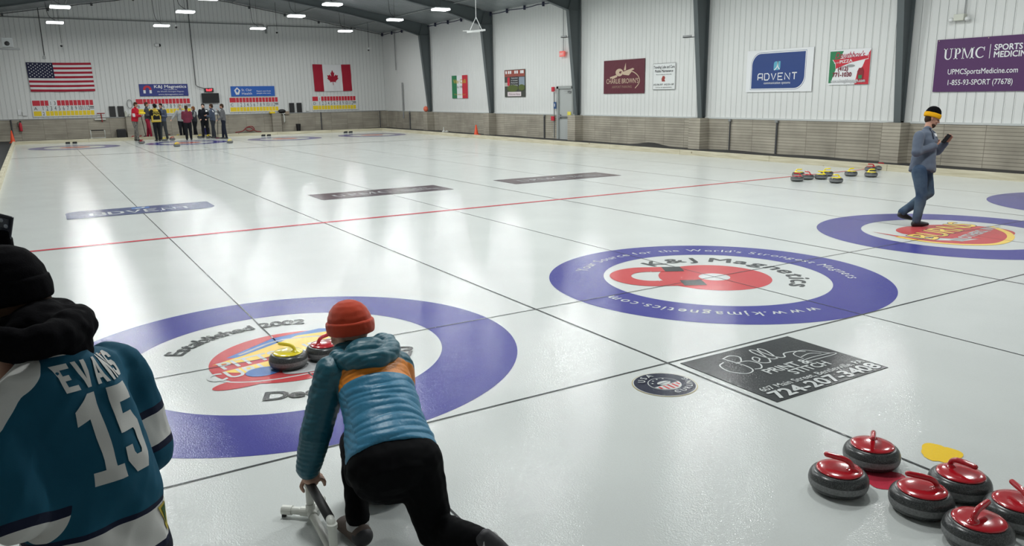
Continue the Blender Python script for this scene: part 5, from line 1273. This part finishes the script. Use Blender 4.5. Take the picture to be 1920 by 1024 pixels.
r3, I3, J3, P3_ = far_person('person seen from behind in a black and gold hockey jersey, far end', 297, 261.5, 194, 1.75, JERK, BKP, HAIRK, ('front', 'front'), 1.2, coat=.03, Yfix=37.2)
def k3(c): return (c-J3['pel']).dot(I3['U'])/I3['TL']
set_zones(I3['top'], [lambda c: max(.05-abs(k3(c)+.03), min(k3(c)-.86, .12-abs((c-J3['pel']).dot(I3['R']))), min(abs((c-J3['pel']).dot(I3['R']))-.165, .23-abs((c-J3['pel']).dot(I3['R'])), .5-k3(c))), lambda c: min(.05-abs(k3(c)-.08), .2-abs((c-J3['pel']).dot(I3['R'])))])
bpy.context.view_layer.update()
def surf_text(o, bm, c, U, V, m, name, parent, off=.005, grid=.03, down=None):
    """lay flat artwork (u, v) on a garment: thrown along the normal of its plane"""
    N = U.cross(V).normalized(); bmesh.ops.triangulate(bm, faces=bm.faces)
    xs = [v.co.x for v in bm.verts]; ys = [v.co.y for v in bm.verts]
    for ax, lo, hi in ((0, min(xs), max(xs)), (1, min(ys), max(ys))):
        q = lo+grid
        while q < hi:
            co = Vector((q, 0, 0)) if ax == 0 else Vector((0, q, 0)); no = Vector((1, 0, 0)) if ax == 0 else Vector((0, 1, 0))
            bmesh.ops.bisect_plane(bm, geom=bm.verts[:]+bm.edges[:]+bm.faces[:], plane_co=co, plane_no=no); q += grid
    bvh = BVHTree.FromObject(o, bpy.context.evaluated_depsgraph_get())
    for v in bm.verts:
        p = c+U*v.co.x+V*v.co.y; h = bvh.ray_cast(p+N*.4, -N, .9); v.co = (h[0]+N*off) if h[0] else bvh.find_nearest(p)[0]+N*off
    return sobj(name, bm, m, parent)
GT = mat('gold_letters', (.62, .50, .08), .7)
for s_, zz, w_, hh in (('PGH', 1.20, .30, .16), ('PITTSBURGH', 1.34, .30, .07)):
    b = text_bm(s_, hh, .02); xs = [v.co.x for v in b.verts]; b.transform(Matrix.Diagonal((w_/(max(xs)-min(xs)), 1, 1, 1))); surf_text(I3['top'], b, P3_(0, -.1, zz), I3['R'], Z3, GT, 'lettering', r3, off=.012)
r4, I4, J4, P4_ = far_person('person in dark jacket behind the black and gold jersey', 308, 256, 193.5, -2.3, BG, DG, HAIRK, ('front', 'front'), 1.05, coat=.02, Yfix=38.7)
r5, I5, J5, P5_ = far_person('person in light grey sweatshirt behind the maroon sweatshirt', 343, 254, 195.5, -1.5, LG, BKP, HAIRF, ('out', 'front'), 1.1, skin=SKIN2, Yfix=39.4)
r6, I6, J6, P6_ = far_person('person seen from behind in a maroon sweatshirt and black leggings', 355, 261.5, 197.5, 1.4, MA, BKP, HAIRB, ('front', 'front'), 1.12, Yfix=37.0)
r7, I7, J7, P7_ = far_person('person in dark jacket over a light shirt facing the maroon sweatshirt', 368, 257.5, 199.5, 2.6, CHA, BKP, HAIRG, ('front', 'front'), 1.0, skin=SKIN2)
patch(I7['top'], 'light_shirt', 364.5, 214, .14, .30, LG, rh, Z3, r7)
r8, I8, J8, P8_ = far_person('person in a black zip jacket facing the camera, under the wall screen', 386, 255, 194, -1.9, BKJ, BKP, HAIRK, ('low', 'low'), .95, skin=SKIN2, Yfix=38.85)
r9, I9, J9, P9_ = far_person('bearded person in blue-grey sweatshirt with arms folded, far end', 402, 257.5, 194.5, 2.6, BG, DGP, HAIRB, ('front', 'front'), 1.05, Yfix=38.0)
for I, px, py, rr in ((I8, 387, 208, r8), (I9, 399, 208.5, r9)): patch(I['top'], 'name_sticker', px, py, .10, .08, PW, rh, Z3, rr)
r10, I10, J10, P10_ = far_person('bearded person in grey hooded sweatshirt, rightmost of the far players', 422, 260, 194.5, 2.8, MG, NVP, HAIRB, ('up', 'low'), .98)
for nm, hd_, ff, r_ in (('b', J9['hd'], I9, r9), ('b', J10['hd'], I10, r10)):
    bm = bmesh.new(); ell(bm, hd_+ff['hf']*.042-ff['hu']*.080, ff['hr'], ff['hf'], ff['hu'], .058, .05, .045); sobj('beard', bm, HAIRB, r_)
# brooms
def broom(a, b, label, m=BLACK):
    a, b = Vector(a), Vector(b); br = empty('curling_broom', b, 0, label, 'curling broom', 'curling brooms')
    bm = bmesh.new(); tube(bm, [a, b+Z3*.06], .016, 8); obj('handle', bm, m, br); bm = bmesh.new(); box(bm, b.x-.11, b.x+.11, b.y-.04, b.y+.04, .005, .06, bev=.01); obj('brush_head', bm, mat('broom_pad', (.10, .02, .04), .8), br)
p = P1_(.02, .32, 0); broom(P1_(.0, .27, 1.18), Zp(273.5, 256.5), 'black curling broom held by the player in the red jacket')
broom(D(308, 222, (P4_(0, 0, 0)-CAM).dot(fwd)-.4), Zp(315.5, 253.8), 'grey curling broom slanting right of the black and gold jersey', DARKG)
broom(P10_(.16, .26, 1.44), P10_(.20, .38, 0), 'dark curling broom held by the rightmost far player'); broom(P9_(-.35, .1, 1.1), Zp(394, 256.5), 'dark curling broom standing between the two players under the screen')
p = P1_(.05, .36, 1.22); bm = bmesh.new(); box(bm, p.x-.14, p.x+.14, p.y-.06, p.y+.06, p.z-.0, p.z+.10, bev=.03); tag(obj('broom_pad', bm, YEL), 'yellow broom pad held up by the player in the red jacket', 'broom pad')

# -- crouching person in the teal jacket, delivering a stone
dw = 3.5
KT = mat('knit_orange_red', (.52, .055, .022), .95, sheen=.3, bump=(420, .7, .002))
TEAL = zone_mat('quilted_jacket', (.035, .20, .34), [(.006, .09, .13), (.68, .21, .010)], .42, bump=(70, .35, .004))
LEG = mat('black_leggings', (.0035, .0038, .0045), .75, spec=.06, bump=(200, .2, .002))
pel = D(738, 868, 3.42); nk = D(690, 655, 3.82)
JW = dict(pel=pel, nk=nk, hd=D(655, 628, 3.88), shL=D(615, 702, 3.68), shR=D(752, 690, 3.82),
  elL=D(592, 815, 3.66), wrL=D(588, 902, 3.72), elR=D(748, 800, 4.05), wrR=D(722, 868, 4.0),
  hipL=D(690, 880, 3.42), hipR=D(782, 868, 3.42), knL=D(668, 830, 3.80), anL=D(664, 968, 3.62), knR=D(816, 994, 3.46), anR=D(903, 1012, 3.22))
UW = (nk-pel).normalized(); TLW = (nk-pel).length
RW = (JW['shR']-JW['shL']); RW = (RW-UW*RW.dot(UW)).normalized(); FW = UW.cross(RW)
hfW = (Vector((-.60, .85, -.12))).normalized(); huW = (Z3+RW*.15+Vector((-.1, .0, 0))).normalized()
JW['toL'] = Zp(643, 974, .03); JW['anL'] = Zp(673, 1017, .0)+Z3*.115
bm = bmesh.new(); head_shape(bm, JW['hd'], hfW, huW, 1.0); cap_seg(bm, nk, JW['hd']-huW*.06, .055, .05)
loft(bm, [(pel-UW*.06, RW, FW, .14, .11), (pel+UW*TLW*.4, RW, FW, .12, .09), (pel+UW*TLW*.75, RW, FW, .14, .10), (nk-UW*.03, RW, FW, .10, .07)])
for s_ in 'LR':
    chain(bm, [JW['sh'+s_], JW['el'+s_], JW['wr'+s_]], [.05, .04, .026]); chain(bm, [JW['hip'+s_], JW['kn'+s_], JW['an'+s_]], [.09, .06, .042])
gA = Zp(584, 972)+Z3*.20; gB = Zp(628, 1056)+Z3*.19; gd = (gB-gA).normalized()
# left hand closed over the front end of the grip
hc = gA+gd*.035+Z3*.012
JW['wrL'] = hc+Vector((-.005, -.01, .060))
cap_seg(bm, JW['wrL'], hc+Z3*.02, .026, .024); sd = gd.cross(Z3).normalized(); ell(bm, hc+Z3*.014, gd, sd, Z3, .044, .034, .020, 14, 10)
for i in range(4):
    o0 = hc+gd*(-.032+.021*i)+sd*(-.018); q0 = o0+Z3*.008; prev = q0; rr = .0095
    for k, (a_, L_) in enumerate(((2.75, .030), (3.9, .026), (4.9, .020))):
        q = prev+(sd*math.cos(a_)+Z3*math.sin(a_)*-1*-1)*L_; cap_seg(bm, prev, q, rr, rr*.93, 8); prev = q; rr *= .93
t0 = hc-gd*.020+sd*.022+Z3*.006; t1 = t0+(gd*.3+sd*.5-Z3*.6).normalized()*.034; cap_seg(bm, t0, t1, .0125, .0105, 8); cap_seg(bm, t1, t1+(gd*.2-sd*.3-Z3*.8).normalized()*.026, .0105, .009, 8)
hand_shape(bm, JW['wrR'], Vector((-.1, .3, -.8)), Vector((0, .8, -.2)), -RW, .8)
wom = sobj('person', bake(bm, .0058, 2), SKIN2); tag(wom, 'person in orange-red beanie and teal quilted jacket crouching to deliver a stone', 'person')
# leggings
bm = bmesh.new()
loft(bm, [(pel-UW*.155+FW*.01, RW, FW, .10, .08), (pel-UW*.11, RW, FW, .180, .145), (pel-UW*.03, RW, FW, .212, .165), (pel+UW*.05, RW, FW, .20, .150), (pel+UW*.11, RW, FW, .17, .13)])
chain(bm, [JW['hipL'], JW['knL']], [.105, .082]); chain(bm, [JW['knL'], JW['anL']], [.080, .052])
chain(bm, [JW['hipR'], JW['knR']], [.118, .078]); chain(bm, [JW['knR'], JW['anR']], [.082, .050])
def wl(c): return .007*noise.noise(c*11)+.003*noise.noise(c*30)
sobj('leggings', bake(bm, .008, 6, wl), LEG, wom)
# shoes
SH1 = mat('shoe_taupe', (.11, .085, .075), .7); SH2 = mat('shoe_dark', (.02, .02, .024), .6)
bm = bmesh.new(); aL = JW['anL'].copy(); aL.z = .055; shoe_shape(bm, aL, JW['toL'], 1.30); ell(bm, aL+Z3*.02, X3, Y3, Z3, .045, .055, .045)
sL = sobj('shoe', bake(bm, .006, 3), SH1, wom)
bm = bmesh.new(); d = (JW['toL']-aL).normalized(); ell(bm, aL-d*.045+Z3*-.008, d, d.cross(Z3), Z3, .055, .050, .048); sobj('heel_cap', bake(bm, .006, 2), SH2, sL)
bm = bmesh.new(); tube(bm, [JW['anL']-Z3*.035, JW['anL']-Z3*.005], .052, 20); sobj('sock', bm, mat('sock_grey', (.45, .45, .45), .9), wom)
aR = JW['anR']+(JW['anR']-JW['knR']).normalized()*.06; bm = bmesh.new(); shoe_shape(bm, aR+Z3*-.01, aR+Vector((.10, -.14, -.13)), 1.05); sobj('shoe', bake(bm, .006, 3), SH2, wom)
bm = bmesh.new(); tube(bm, [JW['anR']+(JW['anR']-JW['knR']).normalized()*.03, JW['anR']+(JW['anR']-JW['knR']).normalized()*.065], .041, 20); sobj('sock', bm, MATS['sock_grey'], wom)
# jacket
bm = bmesh.new()
loft(bm, [(pel+UW*.025, RW, FW, .205, .160), (pel+UW*.06, RW, FW, .207, .162), (pel+UW*TLW*.35, RW, FW, .183, .148), (pel+UW*TLW*.6, RW, FW, .180, .142), (pel+UW*TLW*.82, RW, FW, .165, .125), (nk-UW*.03, RW, FW, .12, .095), (nk+UW*.02, RW, FW, .07, .07)], 36)
chain(bm, [JW['shL']+RW*.02, JW['elL'], JW['wrL']+Z3*.02], [.086, .076, .058]); chain(bm, [JW['shR']-RW*.02, JW['elR'], JW['wrR']], [.086, .072, .055])
cap_seg(bm, nk-UW*.04, JW['hd']-huW*.085, .09, .075)
def wj(c):
    tL, dL = seg_t(c, JW['shL'], JW['elL']); tL2, dL2 = seg_t(c, JW['elL'], JW['wrL'])
    k = (c-pel).dot(UW)/TLW; x = (c-pel).dot(RW)
    if x < -.165: s_ = (tL*.30 if dL < dL2 else .30+tL2*.26); ph = s_/.030+.8*noise.noise(c*9)
    else: ph = k*TLW/.040+1.6*noise.noise(Vector((x*3.5, k*5, 1)))
    return (.0035 if x < -.165 else .0055)*abs(math.sin(PI*ph))**.6-.003+.008*noise.noise(c*8)+.005*noise.noise(Vector((x*9, k*TLW*34, 3)))
jk = sobj('jacket', bake(bm, .0062, 5, wj), TEAL, wom)
def kk(c): return (c-pel).dot(UW)/TLW
def xx(c): return (c-pel).dot(RW)
def aw(c): return .100-min(seg_t(c, JW['shL']+RW*.0, JW['elL'])[1], seg_t(c, JW['elL'], JW['wrL'])[1])
set_zones(jk, [lambda c: max(kk(c)-.783, min(aw(c), -xx(c)-.135)), lambda c: min(.083-abs(kk(c)-.70), max(-aw(c), xx(c)+.135))])
# hood lying behind the head
bm = bmesh.new(); hp = [D(632, 672, 3.72), D(655, 680, 3.64), D(692, 676, 3.60), D(725, 666, 3.66), D(734, 652, 3.76), D(715, 640, 3.86)]
chain(bm, spline(hp, 3), [.046]*16); ell(bm, D(690, 664, 3.70), RW, UW, FW, .115, .085, .070); cap_seg(bm, D(640, 662, 3.8), D(722, 646, 3.84), .05, .055)
sobj('hood', bake(bm, .0062, 4, lambda c: .0035*abs(math.sin(PI*((c-pel).dot(UW)/.035+.7*noise.noise(c*7))))-.002+.007*noise.noise(c*12)+.003*noise.noise(c*28)), mat('quilted_dark_teal', (.006, .09, .13), .42, bump=(70, .35, .004)), wom)
bn = beanie(wom, JW['hd']+huW*.012, hfW, huW, KT, None, 1.16, 1.08, .005)
bm = bmesh.new(); ell(bm, JW['hd']-hfW*.035-huW*.035, hfW.cross(huW), hfW, huW, .075, .055, .05); sobj('hair', bake(bm, .006, 2), HAIRB, wom)

# -- spectator in the hockey jersey at the left edge
JT = zone_mat('hockey_jersey_teal', (.008, .078, .132), [(.56, .56, .54), (.010, .014, .035)], .75, bump=(500, .35, .0012), var=(4, (.006, .064, .112), .8))
nkE = D(108, 655, 2.02); pelE = D(190, 1048, 2.08)
JE = dict(nk=nkE, pel=pelE, hd=D(10, 556, 2.08), shR=D(222, 692, 2.24), shL=D(-8, 785, 1.88), elR=D(270, 838, 2.30), elL=D(35, 962, 1.84))
UE = (nkE-pelE).normalized(); TLE = (nkE-pelE).length; RE = (JE['shR']-JE['shL']).normalized(); RE = (RE-UE*RE.dot(UE)).normalized(); FE = UE.cross(RE)
hfE = (Vector((FE.x, FE.y, 0)).normalized()-Z3*.15).normalized(); huE = (Z3+FE*.1).normalized()
wrR = JE['elR']+FE*.24+Z3*.03-RE*.03; wrL = D(2, 492, 2.36); JE['elL'] = D(35, 962, 1.84)
bm = bmesh.new(); head_shape(bm, JE['hd'], hfE, huE, 1.03); cap_seg(bm, nkE, JE['hd']-huE*.06, .062, .056)
loft(bm, [(pelE-UE*.06, RE, FE, .15, .11), (pelE+UE*TLE*.4, RE, FE, .14, .10), (pelE+UE*TLE*.75, RE, FE, .17, .11), (nkE-UE*.03, RE, FE, .11, .08)])
chain(bm, [JE['shR'], JE['elR'], wrR], [.055, .045, .03]); chain(bm, [JE['shL'], JE['elL'], wrL], [.055, .045, .03]); hand_shape(bm, wrR, FE, Z3, -RE, .7)
fE = [Vector((pelE.x, pelE.y, 0))-RE*.12+FE*.05, Vector((pelE.x, pelE.y, 0))+RE*.12]
hpE = [pelE-RE*.10-UE*.02, pelE+RE*.10-UE*.02]
for h_, f_ in zip(hpE, fE): chain(bm, [h_, (h_+f_)/2+FE*.04, Vector((f_.x, f_.y, .08))], [.09, .06, .04])
ev = sobj('person', bake(bm, .008, 3), SKIN); tag(ev, 'person seen from behind in a teal hockey jersey numbered 15 at the left edge', 'person')
bm = bmesh.new(); loft(bm, [(pelE-UE*.10, RE, FE, .17, .13), (pelE+UE*.05, RE, FE, .17, .13)])
for h_, f_ in zip(hpE, fE): chain(bm, [h_, (h_+f_)/2+FE*.04, Vector((f_.x, f_.y, .10))], [.11, .085, .07])
sobj('trousers', bake(bm, .011, 3), NVP, ev)
for f_ in fE: bm = bmesh.new(); shoe_shape(bm, Vector((f_.x, f_.y, .05)), Vector((f_.x, f_.y, .035))+Vector((FE.x, FE.y, 0)).normalized()*.2, 1.1); sobj('shoe', bake(bm, .009, 2), SHOEK, ev)
bm = bmesh.new()
HB = -.015
loft(bm, [(pelE+UE*TLE*(HB), RE, FE, .190, .160), (pelE+UE*TLE*.06, RE, FE, .190, .160), (pelE+UE*TLE*.35, RE, FE, .183, .155), (pelE+UE*TLE*.6, RE, FE, .185, .148), (pelE+UE*TLE*.8, RE, FE, .185, .135), (pelE+UE*TLE*.93, RE, FE, .165, .105), (nkE+UE*.01, RE, FE, .09, .08)], 40)
chain(bm, [JE['shR']-RE*.02, JE['elR'], JE['elR']+FE*.12], [.088, .082, .075]); chain(bm, [JE['shL']+RE*.02, JE['elL'], JE['elL']+(wrL-JE['elL'])*.22], [.092, .078, .07])
def we(c):
    k = (c-pelE).dot(UE); x = (c-pelE).dot(RE)
    return .022*noise.noise(Vector((x*9+k*5, k*2.2, 2)))+.016*(.5-abs(noise.noise(Vector((x*12-k*7, k*4, 5)))))+.007*noise.noise(c*7)+.004*noise.noise(c*19)-.011
js = sobj('hockey_jersey', bake(bm, .0075, 6, we), JT, ev)
def ke(c): return (c-pelE).dot(UE)/TLE
def xe_(c): return (c-pelE).dot(RE)
def slv(c):
    """position down the sleeve: distance past the shoulder, right arm and left arm"""
    dR = (JE['elR']-JE['shR']).normalized(); dL = (JE['elL']-JE['shL']).normalized()
    if xe_(c) > .17: return (c-JE['shR']).dot(dR)
    if xe_(c) < -.17: return (c-JE['shL']).dot(dL)
    return -1
def yoke(c):
    dL = (JE['elL']-JE['shL']).normalized(); y = ke(c)-.985+1.8*max(0, -xe_(c)-.085)
    return min(y, .05-(c-JE['shL']).dot(dL)) if xe_(c) < -.08 else y
def band(v, a, b): return min(v-a, b-v)
set_zones(js, [lambda c: max(yoke(c), band(slv(c), .145, .235) if xe_(c) > 0 else min((c-JE['shL']).dot((JE['elL']-JE['shL']).normalized())-.275, .112-seg_t(c, JE['shL'], JE['elL'])[1]), band(ke(c), .03, .20)), lambda c: max(band(slv(c), .125, .147) if xe_(c) > 0 else min(band((c-JE['shL']).dot((JE['elL']-JE['shL']).normalized()), .255, .278), .112-seg_t(c, JE['shL'], JE['elL'])[1]), band(slv(c), .233, .252) if xe_(c) > 0 else -1, max(band(ke(c), .198, .222), .03-ke(c)))])
bpy.context.view_layer.update()
# block lettering
GL = {'E': [[(0,0),(1,0),(1,.3),(.34,.3),(.34,.65),(.8,.65),(.8,.95),(.34,.95),(.34,1.3),(1,1.3),(1,1.6),(0,1.6)]],
 'V': [[(0,1.6),(.33,1.6),(.5,.5),(.67,1.6),(1,1.6),(.66,0),(.34,0)]],
 'A': [[(0,0),(.3,0),(.5,1.15),(.5,1.6),(.34,1.6)], [(1,0),(.7,0),(.5,1.15),(.5,1.6),(.66,1.6)], [(.34,.32),(.66,.32),(.61,.6),(.39,.6)]],
 'N': [[(0,0),(.3,0),(.3,.95),(.7,0),(1,0),(1,1.6),(.7,1.6),(.7,.65),(.3,1.6),(0,1.6)]],
 'S': [[(0,1.38),(.22,1.6),(.78,1.6),(1,1.38),(1,1.12),(.68,1.12),(.68,1.26),(.62,1.3),(.38,1.3),(.32,1.24),(.32,1.05),(.38,.97),(.78,.95),(1,.75),(1,.22),(.78,0),(.22,0),(0,.22),(0,.5),(.32,.5),(.32,.34),(.38,.3),(.62,.3),(.68,.36),(.68,.58),(.62,.65),(.22,.66),(0,.85)]],
 '1': [[(.1,0),(1,0),(1,.24),(.77,.24),(.77,1.6),(.5,1.6),(.02,1.34),(.02,1.08),(.40,1.16),(.40,.24),(.1,.24)]],
 '5': [[(0,.25),(.22,0),(.78,0),(1,.22),(1,.85),(.78,1.07),(.33,1.07),(.33,1.28),(.95,1.28),(.95,1.6),(0,1.6),(0,.76),(.62,.76),(.67,.7),(.67,.36),(.6,.3),(.38,.3),(.33,.36),(.33,.5),(0,.5)]]}
def glyphs(txt, h, w, gap):
    bm = bmesh.new(); x = 0
    for ch in txt:
        for P in GL[ch]: bm.faces.new([bm.verts.new((x+p[0]*w, p[1]*h/1.6, 0)) for p in P])
        x += w+gap
    bmesh.ops.translate(bm, verts=bm.verts, vec=Vector((-(x-gap)/2, 0, 0)))
    for f in bm.faces:
        f.normal_update()
        if f.normal.z < 0: f.normal_flip()
    return bm
LETW = mat('twill_white', (.50, .50, .48), .8, bump=(400, .3, .001)); 
UN = -FE
surf_text(js, glyphs('EVANS', .070, .0325, .0085), pelE+UE*TLE*.83+RE*.006-FE*.2, RE, UE, LETW, 'name_lettering', ev, off=.003, grid=.02)
surf_text(js, glyphs('15', .232, .078, .013), pelE+UE*TLE*.405-RE*.005-FE*.2, RE, UE, LETW, 'number', ev, off=.003, grid=.02)
# patch at the hem
b = bmesh.new(); b.faces.new([b.verts.new(p) for p in ((-.045, .0, 0), (.045, 0, 0), (.0, -.085, 0))]); surf_text(js, b, pelE+UE*TLE*.19+RE*.12-FE*.2, RE, UE, mat('patch_gold', (.45, .36, .06), .7), 'hem_patch', ev, off=.003, grid=.02)
b = bmesh.new(); b.faces.new([b.verts.new(p) for p in ((-.030, -.008, 0), (.030, -.008, 0), (.0, -.065, 0))]); surf_text(js, b, pelE+UE*TLE*.19+RE*.12-FE*.2, RE, UE, mat('patch_green', (.03, .08, .02), .7), 'hem_patch', ev, off=.0045, grid=.02)
# hood and beanie
KB = mat('fleece_black', (.007, .007, .009), .9, bump=(160, .4, .003))
bm = bmesh.new(); chain(bm, spline([D(-40, 640, 1.88), D(20, 645, 1.88), D(85, 640, 1.92), D(130, 625, 2.0), D(150, 604, 2.08), D(125, 592, 2.14), D(85, 590, 2.2)], 3), [.042]*20); ell(bm, D(72, 618, 2.06), RE, UE, FE, .135, .075, .11); ell(bm, D(135, 612, 2.02), RE, UE, FE, .055, .05, .05); cap_seg(bm, nkE, JE['hd']-huE*.09, .085, .07)
sobj('hood', bake(bm, .0075, 5, lambda c: .014*noise.noise(c*14)+.006*noise.noise(c*34)), KB, ev)
beanie(ev, JE['hd']-huE*.018, hfE, huE, mat('knit_black', (.008, .008, .009), .9), None, 1.13, 1.04, .006, cs=.965)
bm = bmesh.new(); ell(bm, JE['hd']-hfE*.035-huE*.025, hfE.cross(huE), hfE, huE, .092, .072, .09); ell(bm, JE['hd']+hfE*.045-huE*.085, hfE.cross(huE), hfE, huE, .062, .05, .04); sobj('hair', bake(bm, .007, 2), HAIRB, ev)
# raised gloved hand with the phone
hg = D(-2, 464, 2.38); bm = bmesh.new(); cap_seg(bm, D(-4, 500, 2.36), hg, .034, .036); ell(bm, hg, rh, Z3, fh, .045, .05, .025)
for i in range(4):
    q = hg+Z3*(.012*i-.01)+rh*.036; cap_seg(bm, q, q+Z3*.022+rh*.006-fh*.018, .011, .009, 8); cap_seg(bm, q+Z3*.022+rh*.006-fh*.018, q+Z3*.026-rh*.014-fh*.03, .009, .008, 8)
cap_seg(bm, hg-rh*.03, hg-rh*.045+Z3*.045, .013, .011, 8); sobj('glove', bake(bm, .006, 2), KB, ev)
pc = D(-3, 447, 2.36); bm = bmesh.new(); box(bm, -.037, .037, -.0045, .0045, -.078, .078, bev=.004); mt = Matrix.Translation(pc) @ Matrix.Rotation(-YAW, 4, 'Z') @ Matrix.Rotation(.28, 4, 'Y'); bm.transform(mt)
mp_ = tag(obj('mobile_phone', bm, mat('phone_navy', (.014, .017, .028), .35)), 'dark phone held up at the left edge above the black beanie', 'phone')
bm = bmesh.new(); box(bm, -.002, .030, -.008, -.0045, .036, .070, bev=.003); bm.transform(mt); obj('camera_block', bm, mat('phone_glass', (.03, .035, .05), .15), mp_)
for x, z in ((.006, .060), (.022, .046)):
    bm = bmesh.new(); ell(bm, Vector((x, -.0085, z)), X3, Y3, Z3, .0065, .0015, .0065, 12, 6); bm.transform(mt); obj('lens', bm, mat('lens_ring', (.30, .33, .38), .2, .5), mp_)
